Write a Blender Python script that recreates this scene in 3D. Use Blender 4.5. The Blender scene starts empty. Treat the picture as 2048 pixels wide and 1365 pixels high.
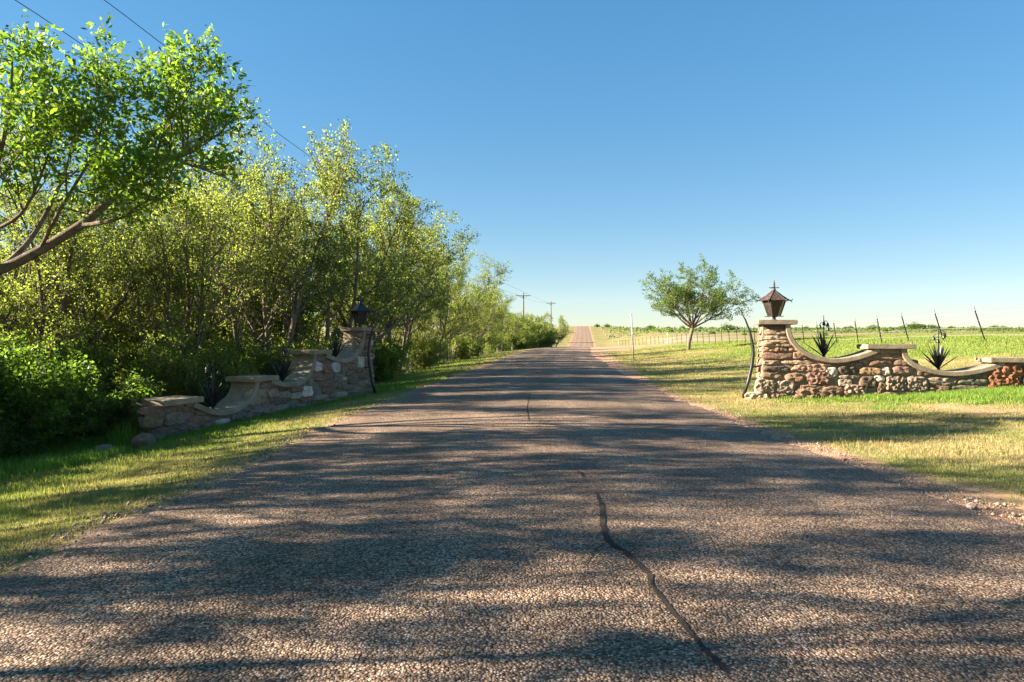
import bpy, bmesh, math, random
import numpy as np
from mathutils import Vector, Matrix, noise as mnoise

SC = bpy.context.scene
COL = SC.collection
R = math.radians

# ------------------------------------------------------------------ camera
CAMZ = 1.4
FPX = 2048 * 24 / 36.0            # focal length in photograph pixels
cam_d = bpy.data.cameras.new('camera'); cam_d.lens = 24; cam_d.sensor_width = 36
cam_d.clip_start = 0.05; cam_d.clip_end = 6000
cam = bpy.data.objects.new('camera', cam_d); COL.objects.link(cam)
cam.location = (0, 0, CAMZ); cam.rotation_euler = (R(90), 0, 0)
SC.camera = cam

# ------------------------------------------------------------------ sky, sun, exposure
SUN_EL = R(23.5); SUN_AZ = R(-91)          # azimuth measured from +Y towards +X
world = bpy.data.worlds.new('World'); SC.world = world; world.use_nodes = True
wn = world.node_tree.nodes; wl = world.node_tree.links
sky = wn.new('ShaderNodeTexSky'); sky.sky_type = 'NISHITA'; sky.sun_disc = False
sky.sun_elevation = SUN_EL; sky.sun_rotation = SUN_AZ
sky.altitude = 900; sky.air_density = 1.0; sky.dust_density = 0.2; sky.ozone_density = 2.1
sgam = wn.new('ShaderNodeGamma'); sgam.inputs[1].default_value = 0.49
shue = wn.new('ShaderNodeHueSaturation'); shue.inputs['Saturation'].default_value = 1.95; shue.inputs['Value'].default_value = 1.0
wl.new(sky.outputs[0], sgam.inputs[0]); wl.new(sgam.outputs[0], shue.inputs['Color']); wl.new(shue.outputs[0], wn['Background'].inputs[0]); wn['Background'].inputs[1].default_value = 0.071
sun_d = bpy.data.lights.new('sun', 'SUN'); sun_d.energy = 5.0; sun_d.angle = R(0.53); sun_d.color = (1.0, 0.86, 0.68)
sun = bpy.data.objects.new('sun', sun_d); COL.objects.link(sun)
to_sun = Vector((math.sin(SUN_AZ) * math.cos(SUN_EL), math.cos(SUN_AZ) * math.cos(SUN_EL), math.sin(SUN_EL)))
sun.rotation_euler = to_sun.to_track_quat('Z', 'Y').to_euler(); sun.location = (-30, 0, 30)
SC.view_settings.view_transform = 'Standard'; SC.view_settings.look = 'None'
SC.view_settings.exposure = 2.5; SC.view_settings.gamma = 1.0
SC.cycles.use_denoising = True
SC.cycles.max_bounces = 8; SC.cycles.transparent_max_bounces = 8

# ------------------------------------------------------------------ helpers
def tag(o, label=None, cat=None, group=None, kind=None):
    if label: o['label'] = label
    if cat: o['category'] = cat
    if group: o['group'] = group
    if kind: o['kind'] = kind
    return o

def empty(name, loc=(0, 0, 0), rz=0.0):
    o = bpy.data.objects.new(name, None); COL.objects.link(o)
    o.location = loc; o.rotation_euler = (0, 0, rz); o.empty_display_size = 0.2
    return o

def link(name, me, mat=None, parent=None):
    if mat is not None and not me.materials: me.materials.append(mat)
    o = bpy.data.objects.new(name, me); COL.objects.link(o)
    if parent is not None: o.parent = parent
    return o

def np_mesh(name, V, Fa, smooth=False):
    """V (n,3); Fa (m,k) constant size faces"""
    V = np.ascontiguousarray(V, dtype=np.float32); Fa = np.ascontiguousarray(Fa, dtype=np.int32)
    me = bpy.data.meshes.new(name)
    m, k = Fa.shape
    me.vertices.add(len(V)); me.vertices.foreach_set('co', V.ravel())
    me.loops.add(m * k); me.loops.foreach_set('vertex_index', Fa.ravel())
    me.polygons.add(m)
    me.polygons.foreach_set('loop_start', np.arange(0, m * k, k, dtype=np.int32))
    if smooth: me.polygons.foreach_set('use_smooth', np.ones(m, dtype=bool))
    me.update(calc_edges=True); me.validate()
    return me

def vcol(me, name, C):
    """per-vertex colour (n,3)"""
    a = me.color_attributes.new(name, 'FLOAT_COLOR', 'POINT')
    C4 = np.ones((len(C), 4), dtype=np.float32); C4[:, :3] = C
    a.data.foreach_set('color', C4.ravel())

class MB:
    def __init__(s): s.v = []; s.f = []
    def add(s, vs, fs):
        b = len(s.v); s.v += [tuple(p) for p in vs]; s.f += [tuple(i + b for i in f) for f in fs]
    def box(s, c, h, rot=None):
        vs = [Vector((x * h[0], y * h[1], z * h[2])) for x in (-1, 1) for y in (-1, 1) for z in (-1, 1)]
        if rot is not None: vs = [rot @ p for p in vs]
        s.add([Vector(c) + p for p in vs], [(0, 1, 3, 2), (4, 6, 7, 5), (0, 4, 5, 1), (2, 3, 7, 6), (0, 2, 6, 4), (1, 5, 7, 3)])
    def tube(s, pts, rad, n=6, cap=True, flat=1.0):
        pts = [Vector(p) for p in pts]
        if not isinstance(rad, (list, tuple)): rad = [rad] * len(pts)
        vs = []; fs = []; up = None
        for i, p in enumerate(pts):
            t = (pts[min(i + 1, len(pts) - 1)] - pts[max(i - 1, 0)]).normalized()
            if up is None:
                up = Vector((0, 0, 1)) if abs(t.z) < 0.9 else Vector((1, 0, 0))
            a = (up - t * up.dot(t)).normalized(); b = t.cross(a); up = a
            for k in range(n):
                q = 2 * math.pi * k / n
                vs.append(p + (a * math.cos(q) + b * math.sin(q) * flat) * rad[i])
        for i in range(len(pts) - 1):
            for k in range(n):
                k2 = (k + 1) % n
                fs.append((i * n + k, i * n + k2, (i + 1) * n + k2, (i + 1) * n + k))
        if cap:
            fs.append(tuple(reversed(range(n)))); fs.append(tuple((len(pts) - 1) * n + k for k in range(n)))
        s.add(vs, fs)
    def lathe(s, prof, n=12, c=(0, 0, 0)):
        vs = []; fs = []
        for (r, z) in prof:
            for k in range(n):
                q = 2 * math.pi * k / n
                vs.append((c[0] + r * math.cos(q), c[1] + r * math.sin(q), c[2] + z))
        for i in range(len(prof) - 1):
            for k in range(n):
                k2 = (k + 1) % n
                fs.append((i * n + k, i * n + k2, (i + 1) * n + k2, (i + 1) * n + k))
        fs.append(tuple(reversed(range(n)))); fs.append(tuple((len(prof) - 1) * n + k for k in range(n)))
        s.add(vs, fs)
    def slab(s, quad, th):
        q = [Vector(p) for p in quad]; n = len(q)
        nr = (q[1] - q[0]).cross(q[2] - q[0]).normalized() * th
        vs = q + [p - nr for p in q]
        fs = [tuple(range(n)), tuple(reversed(range(n, 2 * n)))] + [(i, i + n, (i + 1) % n + n, (i + 1) % n) for i in range(n)]
        s.add(vs, fs)
    def mesh(s, name, smooth=False, bevel=0.0, segs=2, recalc=True):
        me = bpy.data.meshes.new(name); me.from_pydata(s.v, [], s.f)
        bm = bmesh.new(); bm.from_mesh(me)
        if recalc: bmesh.ops.recalc_face_normals(bm, faces=bm.faces)
        if bevel > 0:
            bmesh.ops.bevel(bm, geom=list(bm.edges), offset=bevel, segments=segs, affect='EDGES', clamp_overlap=True)
        bm.to_mesh(me); bm.free()
        if smooth: me.polygons.foreach_set('use_smooth', np.ones(len(me.polygons), dtype=bool))
        me.update(); return me
    def build(s, name, mat, parent=None, **k): return link(name, s.mesh(name, **k), mat, parent)

def herm(pts):
    xs = np.array([p[0] for p in pts], float); ys = np.array([p[1] for p in pts], float)
    d = np.diff(ys) / np.diff(xs); m = np.zeros_like(ys)
    m[1:-1] = (d[:-1] + d[1:]) / 2; m[0] = d[0]; m[-1] = d[-1]
    def f(x):
        x = np.clip(np.asarray(x, float), xs[0], xs[-1])
        i = np.clip(np.searchsorted(xs, x, side='right') - 1, 0, len(xs) - 2)
        h = xs[i + 1] - xs[i]; t = (x - xs[i]) / h
        return ((2 * t**3 - 3 * t**2 + 1) * ys[i] + (t**3 - 2 * t**2 + t) * h * m[i]
                + (-2 * t**3 + 3 * t**2) * ys[i + 1] + (t**3 - t**2) * h * m[i + 1])
    return f

def lin(pts):
    xs = [p[0] for p in pts]; ys = [p[1] for p in pts]
    return lambda x: np.interp(x, xs, ys)

def sstep(a, b, x):
    t = np.clip((np.asarray(x, float) - a) / (b - a), 0, 1); return t * t * (3 - 2 * t)

def vnoise(x, y, sc, seed=0):
    """smooth value noise 0..1; sc = cells per metre"""
    x = np.asarray(x, float) * sc + 1000.3; y = np.asarray(y, float) * sc + 700.7
    xi = np.floor(x).astype(np.int64); yi = np.floor(y).astype(np.int64)
    fx = x - xi; fy = y - yi; fx = fx * fx * (3 - 2 * fx); fy = fy * fy * (3 - 2 * fy)
    def h(a, b):
        n = (a * 374761393 + b * 668265263 + seed * 974634777) & 0xffffffff
        n = ((n ^ (n >> 13)) * 1274126177) & 0xffffffff
        return ((n ^ (n >> 16)) & 0xffff) / 65535.0
    return ((h(xi, yi) * (1 - fx) + h(xi + 1, yi) * fx) * (1 - fy) + (h(xi, yi + 1) * (1 - fx) + h(xi + 1, yi + 1) * fx) * fy)

def at(px, py, Y):
    return Vector(((px - 1024) / FPX * Y, Y, CAMZ - (py - 682.5) / FPX * Y))

# ------------------------------------------------------------------ the lie of the land
rc = herm([(-80, 0.2), (-30, .3), (6, .45), (15.6, .55), (24, 1.0), (36, 1.75), (60, 3.6), (95, 7.5), (180, 18), (396, 40.6), (900, 93)])
rz = herm([(-80, 0), (-30, 0), (18, 0), (36, .06), (60, .22), (80, .38), (95, .46), (114, .36), (150, -.45), (185, -.3), (240, 2.2), (300, 5.2), (396, 9.9), (480, 10.9), (700, 9.5), (3000, -30)])
bz = herm([(-80, 0), (-30, 0), (18, 0), (60, .2), (100, .6), (150, 1.4), (250, 4.3), (396, 8.2), (480, 8.9), (700, 8), (3000, -30)])
sideR = lin([(0, 1.4), (60, 1.3), (90, .95), (120, .6), (250, .3), (400, .1), (3000, 0)])
HWR, HWL = 3.55, 3.55

def gz(X, Y):
    X = np.asarray(X, float); Y = np.asarray(Y, float)
    o = X - rc(Y)
    w = sstep(6, 30, np.abs(o)) * sstep(60, 110, Y)
    base = rz(Y) * (1 - w) + bz(Y) * w
    er = np.maximum(o - HWR - .1, 0); p = 2.4 - 1.1 * sstep(22, 50, Y)
    t = er / (13.0 + 2.5 * sstep(24, 50, Y))
    zr = sideR(Y) * np.where(t < 1, t ** p, 1 + .35 * np.tanh((t - 1) * 1.5))
    el = np.maximum(-o - HWL, 0)
    zl = -.115 * np.minimum(el, 4.0) * (1 - .25 * sstep(25, 60, Y)) * (1 - sstep(5, 16, el)) * (1 - sstep(100, 140, Y))
    far = sstep(40, 120, np.abs(o)) * (vnoise(X, Y, .012, 3) - .5) * 1.2
    return base + zr + zl + far

edge_n = lambda Y, s: .22 * (vnoise(Y, Y * 0 + s, 1.1, 5) - .5) + .17 * (vnoise(Y, Y * 0 + s, 4.5, 6) - .5) + .12 * (vnoise(Y, Y * 0 + s, 14., 7) - .5) + .3 * (vnoise(Y, Y * 0 + s, .25, 8) - .5)
dirtW = lin([(-30, .8), (3, 1.3), (6.0, 1.1), (7.5, .25), (12, .12), (20, .12), (28, .5), (36, .9), (52, 1.4), (66, 1.6), (74, 4.5), (86, 9.5), (98, 14), (106, 10), (110, 1.5), (125, .5), (400, .4)])
CAVE = np.array

# wall frames (used by the ground too): origin at the pillar centre, front face plane
def frame(org, dirv, front):
    s = Vector((dirv[0], dirv[1], 0)).normalized(); n = Vector((front[0], front[1], 0)).normalized()
    return Vector(org), s, n
RW = frame((6.30, 16.25, 0), (math.cos(R(8)), -math.sin(R(8))), (-math.sin(R(8)), -math.cos(R(8))))
LWs = Vector((-.2737, -.9619, 0)).normalized()
LW = frame((-4.18, 19.82, 0), LWs, (-LWs.y, LWs.x))

def masks(X, Y):
    o = X - rc(Y); er = o - HWR; el = -o - HWL
    n1 = vnoise(X, Y, .9, 11); n2 = vnoise(X, Y, 3.1, 12); n3 = vnoise(X, Y, .28, 13)
    dirt = 1 - sstep(-.3, .45, er / np.maximum(dirtW(Y), .1) - .8 + (n1 - .5) * .9 + (n2 - .5) * .5)
    dirt = np.where(o < 0, 1 - sstep(-.3, .1, el - .0 + (n1 - .5) * .5 + (n2 - .5) * .3), dirt)
    bare = sstep(.60, .74, n1 * .55 + n2 * .2 + n3 * .25) * sstep(1, 4, er) * (1 - sstep(9, 22, Y)) * .8
    dirt = np.maximum(dirt, bare * (o > 0))
    # lush strip in front of and behind the right wall, along the fence, and at the foot of the left wall
    dx = X - RW[0].x; dy = Y - RW[0].y
    ws = dx * RW[1].x + dy * RW[1].y; wnn = dx * RW[2].x + dy * RW[2].y
    lush = .85 * (1 - sstep(.1, 1.7, wnn - .5 * np.clip(ws - .5, 0, 6) + (n1 - .5) * 2.6 + (n2 - .5) * 1.2)) * sstep(-.6, .2, ws) * sstep(-4, -1.2, wnn + 1)
    lush = np.maximum(lush, .75 * sstep(-.62, -.35, (n3 - .5) * 1.2 - .55 + .06 * np.clip(er - 6, 0, 8)) * sstep(3, 9, er) * sstep(17, 20, Y) * (1 - sstep(75, 100, Y)))
    dx = X - LW[0].x; dy = Y - LW[0].y
    wl_ = dx * LW[2].x + dy * LW[2].y; sl = dx * LW[1].x + dy * LW[1].y
    lush = np.maximum(lush, (1 - sstep(.25, 1.1, wl_ + (n1 - .5) * .6)) * (o < 0) * sstep(-.2, .5, wl_ + 6) * sstep(-9, -4, sl) * .9)
    lush = np.maximum(lush, .55 * sstep(.8, 2.5, el) * (1 - sstep(6, 9, el)) * (1 - sstep(100, 125, Y)) * (o < 0))
    rock = sstep(.46, .6, n1 * .3 + n2 * .2 + n3 * .5) * sstep(108, 122, Y) * (1 - sstep(175, 215, Y)) * sstep(9, 16, er) * (1 - sstep(30, 46, er))
    return np.clip(dirt, 0, 1), np.clip(lush, 0, 1), np.clip(rock, 0, 1)

# ------------------------------------------------------------------ materials
class Mat:
    def __init__(s, name, base=(.5, .5, .5), rough=.8, metal=0.0, spec=.3):
        s.m = bpy.data.materials.new(name); s.m.use_nodes = True
        s.n = s.m.node_tree.nodes; s.l = s.m.node_tree.links
        s.b = s.n['Principled BSDF']; s.out = s.n['Material Output']
        s.b.inputs['Base Color'].default_value = (*base, 1); s.b.inputs['Roughness'].default_value = rough
        s.b.inputs['Metallic'].default_value = metal; s.b.inputs['Specular IOR Level'].default_value = spec
        s.co = None
    def coord(s, kind='Object'):
        if s.co is None: s.co = s.n.new('ShaderNodeTexCoord')
        return s.co.outputs[kind]
    def node(s, t, **k):
        x = s.n.new(t)
        for a, b in k.items(): setattr(x, a, b)
        return x
    def noise(s, scale, detail=4, rough=.55, vec=None, dist=0.0):
        x = s.n.new('ShaderNodeTexNoise'); x.inputs['Scale'].default_value = scale; x.inputs['Detail'].default_value = detail
        x.inputs['Roughness'].default_value = rough; x.inputs['Distortion'].default_value = dist
        s.l.new(vec if vec is not None else s.coord(), x.inputs['Vector']); return x.outputs['Fac']
    def vor(s, scale, vec=None, feat='F1', out='Distance'):
        x = s.n.new('ShaderNodeTexVoronoi'); x.feature = feat; x.inputs['Scale'].default_value = scale
        s.l.new(vec if vec is not None else s.coord(), x.inputs['Vector']); return x.outputs[out]
    def ramp(s, fac, stops):
        x = s.n.new('ShaderNodeValToRGB'); e = x.color_ramp.elements
        while len(e) < len(stops): e.new(.5)
        for q, (p, c) in zip(e, stops):
            q.position = p; q.color = (*c, 1) if not isinstance(c, (int, float)) else (c, c, c, 1)
        s.l.new(fac, x.inputs[0]); return x.outputs[0]
    def mix(s, fac, a, b, mode='MIX'):
        x = s.n.new('ShaderNodeMix'); x.data_type = 'RGBA'; x.blend_type = mode
        for sock, v in ((x.inputs[0], fac), (x.inputs[6], a), (x.inputs[7], b)):
            if isinstance(v, (int, float)): sock.default_value = v
            elif isinstance(v, tuple): sock.default_value = (*v, 1)
            else: s.l.new(v, sock)
        return x.outputs[2]
    def math(s, op, a, b=0.0):
        x = s.n.new('ShaderNodeMath'); x.operation = op
        for sock, v in ((x.inputs[0], a), (x.inputs[1], b)):
            if isinstance(v, (int, float)): sock.default_value = v
            else: s.l.new(v, sock)
        return x.outputs[0]
    def color(s, c): s.l.new(c, s.b.inputs['Base Color'])
    def bump(s, h, strength=.5, dist=.02, prev=None):
        x = s.n.new('ShaderNodeBump'); x.inputs['Strength'].default_value = strength; x.inputs['Distance'].default_value = dist
        s.l.new(h, x.inputs['Height'])
        if prev is not None: s.l.new(prev, x.inputs['Normal'])
        s.l.new(x.outputs[0], s.b.inputs['Normal']); return x.outputs[0]
    def attr(s, name, out='Color'):
        x = s.n.new('ShaderNodeAttribute'); x.attribute_name = name; return x.outputs[out]

M = {}
# ground
g = Mat('ground_cover', rough=.95, spec=.1)
at_ = g.node('ShaderNodeSeparateColor'); g.l.new(g.attr('mask'), at_.inputs[0])
dry = g.ramp(g.noise(.9, 6, .65), [(.30, (.14, .137, .045)), (.46, (.235, .205, .075)), (.58, (.31, .26, .105)), (.74, (.37, .27, .13))])
fine = g.ramp(g.noise(22, 5, .7), [(.3, .55), (.7, 1.25)])
grass_c = g.mix(1.0, dry, fine, 'MULTIPLY')
lushc = g.ramp(g.noise(7, 5, .7), [(.3, (.07, .12, .022)), (.7, (.20, .27, .05))])
grass_c = g.mix(at_.outputs[1], grass_c, lushc)
dirtc = g.ramp(g.noise(2.2, 7, .65), [(.25, (.27, .155, .095)), (.5, (.38, .225, .14)), (.75, (.46, .30, .20))])
gc = g.mix(at_.outputs[0], grass_c, dirtc)
rockc = g.ramp(g.noise(.7, 8, .75), [(.36, (.10, .08, .06)), (.46, (.30, .24, .20)), (.6, (.42, .34, .29))])
gc = g.mix(at_.outputs[2], gc, rockc)
# scattered dark weeds far off
fld = g.node('ShaderNodeSeparateColor'); g.l.new(g.attr('field'), fld.inputs[0])
fc = g.ramp(g.noise(.12, 9, .75), [(.35, (.115, .115, .042)), (.5, (.20, .175, .07)), (.65, (.27, .215, .105))])
gc = g.mix(g.math('MULTIPLY', fld.outputs[0], g.math('SUBTRACT', 1.0, at_.outputs[2])), gc, fc)
weed = g.ramp(g.noise(.35, 9, .78), [(.50, 0.0), (.64, 1.0)])
gc = g.mix(g.math('MULTIPLY', g.math('MULTIPLY', weed, .7), g.math('SUBTRACT', 1.0, at_.outputs[0])), gc, (.13, .15, .045))
g.color(gc); g.bump(g.noise(30, 6, .75), .5, .03, g.bump(g.noise(3, 6, .7), .5, .12)); M['ground'] = g.m

# chip seal road
a = Mat('chip_seal', rough=.85, spec=.25)
cell = a.vor(74, out='Color'); hsv = a.node('ShaderNodeSeparateColor'); a.l.new(cell, hsv.inputs[0])
chip = a.ramp(hsv.outputs[0], [(0.0, (.06, .039, .026)), (.25, (.15, .099, .065)), (.55, (.275, .185, .122)), (.85, (.41, .282, .19)), (1.0, (.55, .43, .33))])
gap = a.ramp(a.vor(74), [(.34, 1.0), (.60, .42)])
wear = a.ramp(a.noise(.55, 6, .6), [(.3, .78), (.7, 1.18)])
c = a.mix(1.0, a.mix(1.0, chip, gap, 'MULTIPLY'), wear, 'MULTIPLY')
dustm = a.node('ShaderNodeSeparateColor'); a.l.new(a.attr('mask'), dustm.inputs[0])
mp = a.node('ShaderNodeMapping'); a.l.new(a.coord(), mp.inputs[0]); mp.inputs['Scale'].default_value = (1.0, .16, 1.0)
strk = a.ramp(a.noise(1.6, 6, .6, mp.outputs[0]), [(.35, .80), (.65, 1.16)])
c = a.mix(1.0, c, strk, 'MULTIPLY')
trk = a.ramp(dustm.outputs[1], [(0.0, .90), (1.0, 1.20)]); c = a.mix(1.0, c, trk, 'MULTIPLY')
blot = a.ramp(a.noise(2.1, 7, .7, None, .4), [(.60, 0.0), (.68, 1.0)]); c = a.mix(a.math('MULTIPLY', blot, .35), c, (.085, .062, .045))
dn = a.math('MULTIPLY', dustm.outputs[0], a.ramp(a.noise(5, 6, .7), [(.35, .25), (.65, 1.0)]))
c = a.mix(dn, c, (.33, .21, .145))
a.color(c)
big = a.noise(9, 4, .6)
a.bump(a.math('SUBTRACT', 1.0, a.vor(74)), .9, .009, a.bump(big, .35, .05)); M['road'] = a.m

t = Mat('tar', (.04, .033, .028), .95, spec=.1); t.bump(t.noise(60, 4), .5, .01); M['tar'] = t.m

# cast concrete of caps and bands
c = Mat('concrete', rough=.92, spec=.15)
cc = c.ramp(c.noise(3.2, 7, .65), [(.25, (.16, .125, .088)), (.5, (.265, .212, .15)), (.75, (.35, .285, .21))])
cc = c.mix(1.0, cc, c.ramp(c.noise(55, 4, .7), [(.3, .72), (.65, 1.12)]), 'MULTIPLY')
lich = c.ramp(c.noise(8, 6, .75), [(.60, 0.0), (.68, 1.0)])
cc = c.mix(c.math('MULTIPLY', lich, .6), cc, (.10, .085, .065))
c.color(cc); c.bump(c.noise(70, 5, .7), .45, .012, c.bump(c.noise(7, 4), .3, .03)); M['concrete'] = c.m

m_ = Mat('mortar', rough=.95, spec=.1)
mc = m_.ramp(m_.noise(5, 6, .65), [(.3, (.15, .115, .085)), (.7, (.29, .225, .165))])
m_.color(mc); m_.bump(m_.noise(28, 6, .75), .9, .04); M['mortar'] = m_.m

s = Mat('field_stone', rough=.9, spec=.15)
oi = s.node('ShaderNodeObjectInfo')
vm = s.node('ShaderNodeVectorMath', operation='ADD'); s.l.new(s.coord(), vm.inputs[0])
cx = s.node('ShaderNodeCombineXYZ'); s.l.new(s.math('MULTIPLY', oi.outputs['Random'], 37.0), cx.inputs[0]); s.l.new(s.math('MULTIPLY', oi.outputs['Random'], 91.0), cx.inputs[2])
s.l.new(cx.outputs[0], vm.inputs[1]); V = vm.outputs[0]
tone = s.ramp(s.noise(7, 7, .7, V), [(.25, .45), (.5, .95), (.75, 1.35)])
sc_ = s.mix(1.0, s.mix(.12, oi.outputs['Color'], (.36, .27, .19)), tone, 'MULTIPLY')
spot = s.ramp(s.noise(24, 5, .7, V), [(.62, 0.0), (.70, 1.0)])
sc_ = s.mix(s.math('MULTIPLY', spot, .5), sc_, (.45, .40, .35))
pit = s.ramp(s.vor(30, V), [(.05, .35), (.25, 1.0)])
sc_ = s.mix(.65, sc_, s.mix(1.0, sc_, pit, 'MULTIPLY'))
s.color(sc_); b1 = s.bump(s.noise(9, 8, .72, V), .9, .09); s.bump(s.noise(45, 4, .7, V), .5, .02, b1); M['stone'] = s.m

b = Mat('black_iron', (.012, .013, .016), .42, 0.0, .5); b.bump(b.noise(60, 3), .2, .004); M['iron'] = b.m
r = Mat('weathered_iron', rough=.6, metal=.25)
r.color(r.ramp(r.noise(14, 6, .7), [(.3, (.02, .018, .018)), (.5, (.055, .046, .042)), (.6, (.15, .06, .035)), (.7, (.10, .085, .08)), (.8, (.24, .22, .21))])); r.bump(r.noise(50, 4), .3, .006); M['rusty'] = r.m
p = Mat('lantern_pane', rough=.35, spec=.5)
p.color(p.ramp(p.noise(20, 6, .7), [(.3, (.01, .009, .008)), (.55, (.035, .028, .022)), (.75, (.12, .095, .07))])); p.bump(p.noise(40, 4), .3, .006); M['pane'] = p.m
M['white_pipe'] = Mat('white_plastic', (.75, .75, .72), .45).m
M['galv'] = Mat('galvanised', (.36, .37, .38), .5, .35).m
M['tpost'] = Mat('painted_steel_post', (.035, .045, .04), .6).m
M['tip'] = Mat('white_post_tip', (.75, .75, .72), .6).m
M['wire'] = Mat('dull_wire', (.22, .22, .22), .6, .3).m
M['cable'] = Mat('power_cable', (.03, .035, .03), .7).m
w = Mat('grey_wood', rough=.9); w.color(w.ramp(w.noise(6, 6, .7), [(.3, (.20, .17, .14)), (.7, (.42, .38, .33))])); M['wood'] = w.m
w = Mat('pole_wood', rough=.9); w.color(w.ramp(w.noise(3, 6, .7), [(.3, (.09, .075, .06)), (.7, (.18, .15, .13))])); M['pole'] = w.m
b = Mat('bark', rough=.95, spec=.1)
b.color(b.ramp(b.noise(9, 7, .7), [(.28, (.07, .054, .043)), (.5, (.16, .127, .10)), (.75, (.28, .235, .19))])); b.bump(b.noise(30, 5, .75), .9, .03); M['bark'] = b.m

def leaf_mat(name, cols, trans=.5, tcol=1.9):
    q = Mat(name, rough=.5, spec=.25)
    col = q.ramp(q.attr('tint', 'Fac'), [(i / (len(cols) - 1), c) for i, c in enumerate(cols)])
    q.color(col)
    tr = q.node('ShaderNodeBsdfTranslucent'); mx = q.node('ShaderNodeMixShader'); mx.inputs[0].default_value = trans
    q.l.new(q.mix(1.0, col, (tcol * 1.0, tcol, tcol * .45), 'MULTIPLY'), tr.inputs['Color'])
    q.l.new(q.b.outputs[0], mx.inputs[1]); q.l.new(tr.outputs[0], mx.inputs[2]); q.l.new(mx.outputs[0], q.out.inputs['Surface'])
    return q.m
M['leaf_bright'] = leaf_mat('leaf_bright', [(.045, .09, .015), (.085, .15, .022), (.14, .20, .03)], .58, 2.4)
M['leaf_olive'] = leaf_mat('leaf_olive', [(.055, .075, .026), (.095, .12, .04), (.145, .17, .055)], .64, 2.9)
M['leaf_dark'] = leaf_mat('leaf_dark', [(.03, .06, .013), (.06, .11, .02), (.10, .16, .028)], .55, 2.6)
M['leaf_grey'] = leaf_mat('leaf_grey', [(.04, .07, .025), (.075, .12, .035), (.125, .17, .045)], .55, 2.4)
q = Mat('grass_blade', rough=.7, spec=.2)
gcol = q.attr('gcol'); q.color(gcol)
tr = q.node('ShaderNodeBsdfTranslucent'); mx = q.node('ShaderNodeMixShader'); mx.inputs[0].default_value = .4
q.l.new(q.mix(1.0, gcol, (1.5, 1.5, 1.0), 'MULTIPLY'), tr.inputs['Color'])
q.l.new(q.b.outputs[0], mx.inputs[1]); q.l.new(tr.outputs[0], mx.inputs[2]); q.l.new(mx.outputs[0], q.out.inputs['Surface']); M['grass'] = q.m

# ------------------------------------------------------------------ ground and road
def axis(a, b, dense0, dense1, step, grow):
    v = list(np.arange(dense0, dense1 + 1e-6, step))
    x, st = dense1, step
    while x < b: st *= grow; x += st; v.append(x)
    x, st = dense0, step
    while x > a: st *= grow; x -= st; v.insert(0, x)
    return np.array(v)
gx = axis(-1200, 1800, -10, 22, .3, 1.07); gy = axis(-80, 3000, 0, 32, .3, 1.03)
GX, GY = np.meshgrid(gx, gy, indexing='ij')
o_ = np.abs(GX - rc(GY)); GZ = gz(GX, GY) - .06 * (1 - sstep(HWR - .8, HWR - .35, o_)) - .3 * (1 - sstep(HWR - 2.2, HWR - .9, o_)) * sstep(90, 140, GY)
GZ += (vnoise(GX, GY, .8, 21) - .5) * .05 * sstep(HWR + .2, HWR + 1.2, o_)
nx, ny = GX.shape; idx = np.arange(nx * ny).reshape(nx, ny)
Fq = np.stack([idx[:-1, :-1], idx[1:, :-1], idx[1:, 1:], idx[:-1, 1:]], -1).reshape(-1, 4)
me = np_mesh('ground', np.stack([GX, GY, GZ], -1).reshape(-1, 3), Fq, True)
dm, lm, rm = masks(GX.ravel(), GY.ravel())
vcol(me, 'mask', np.stack([dm, lm, rm], -1))
fm = np.maximum(sstep(15.5, 18.5, GX - rc(GY) + 2 * (vnoise(GX, GY, .2, 55) - .5)), sstep(106, 116, GY)) * sstep(HWR + .3, HWR + 1.5, np.abs(GX - rc(GY)))
fm = np.maximum(fm, sstep(12, 16, rc(GY) - GX)).ravel()
vcol(me, 'field', np.stack([fm] * 3, -1))
tag(link('ground', me, M['ground']), kind='structure')

ry = np.concatenate([np.arange(-60, 0, 1.0), np.arange(0, 26, .06), np.arange(26, 60, .25), np.arange(60, 120, 1.0), np.arange(120, 430, 3.0)])
u = np.concatenate([[-1], np.linspace(-.94, .94, 25), [1]])
RY, U = np.meshgrid(ry, u, indexing='ij')
eR = HWR + edge_n(RY, 3.0); eL = HWL + edge_n(RY, 40.0)
OFF = np.where(U > 0, U * eR, U * eL)
RX = rc(RY) + OFF
RZ = gz(RX, RY) + .012 - .03 * (np.abs(U) > .99) + .05 * (1 - U**2) * (1 - .3 * np.abs(U)) + .03 * sstep(100, 150, RY)
n_, k_ = RX.shape; idx = np.arange(n_ * k_).reshape(n_, k_)
Fq = np.stack([idx[:-1, :-1], idx[:-1, 1:], idx[1:, 1:], idx[1:, :-1]], -1).reshape(-1, 4)
me = np_mesh('road', np.stack([RX, RY, RZ], -1).reshape(-1, 3), Fq, True)
dust = sstep(.80, 1.0, np.abs(U) + .10 * (vnoise(RX, RY, .8, 31) - .5)) * (.5 + .5 * sstep(14, 40, RY)) * .8
dust = np.maximum(dust, .75 * sstep(62, 84, RY) * (1 - sstep(112, 122, RY)) * sstep(-.9, .6, U + (vnoise(RX, RY, .3, 33) - .5)))
dust = np.maximum(dust, .35 * sstep(120, 170, RY))
trk_ = np.exp(-((np.abs(np.abs(U) - .47) - .22) / .10) ** 2)
vcol(me, 'mask', np.stack([dust, trk_, dust], -1).reshape(-1, 3))
road = tag(link('road', me, M['road']), kind='structure')

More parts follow.
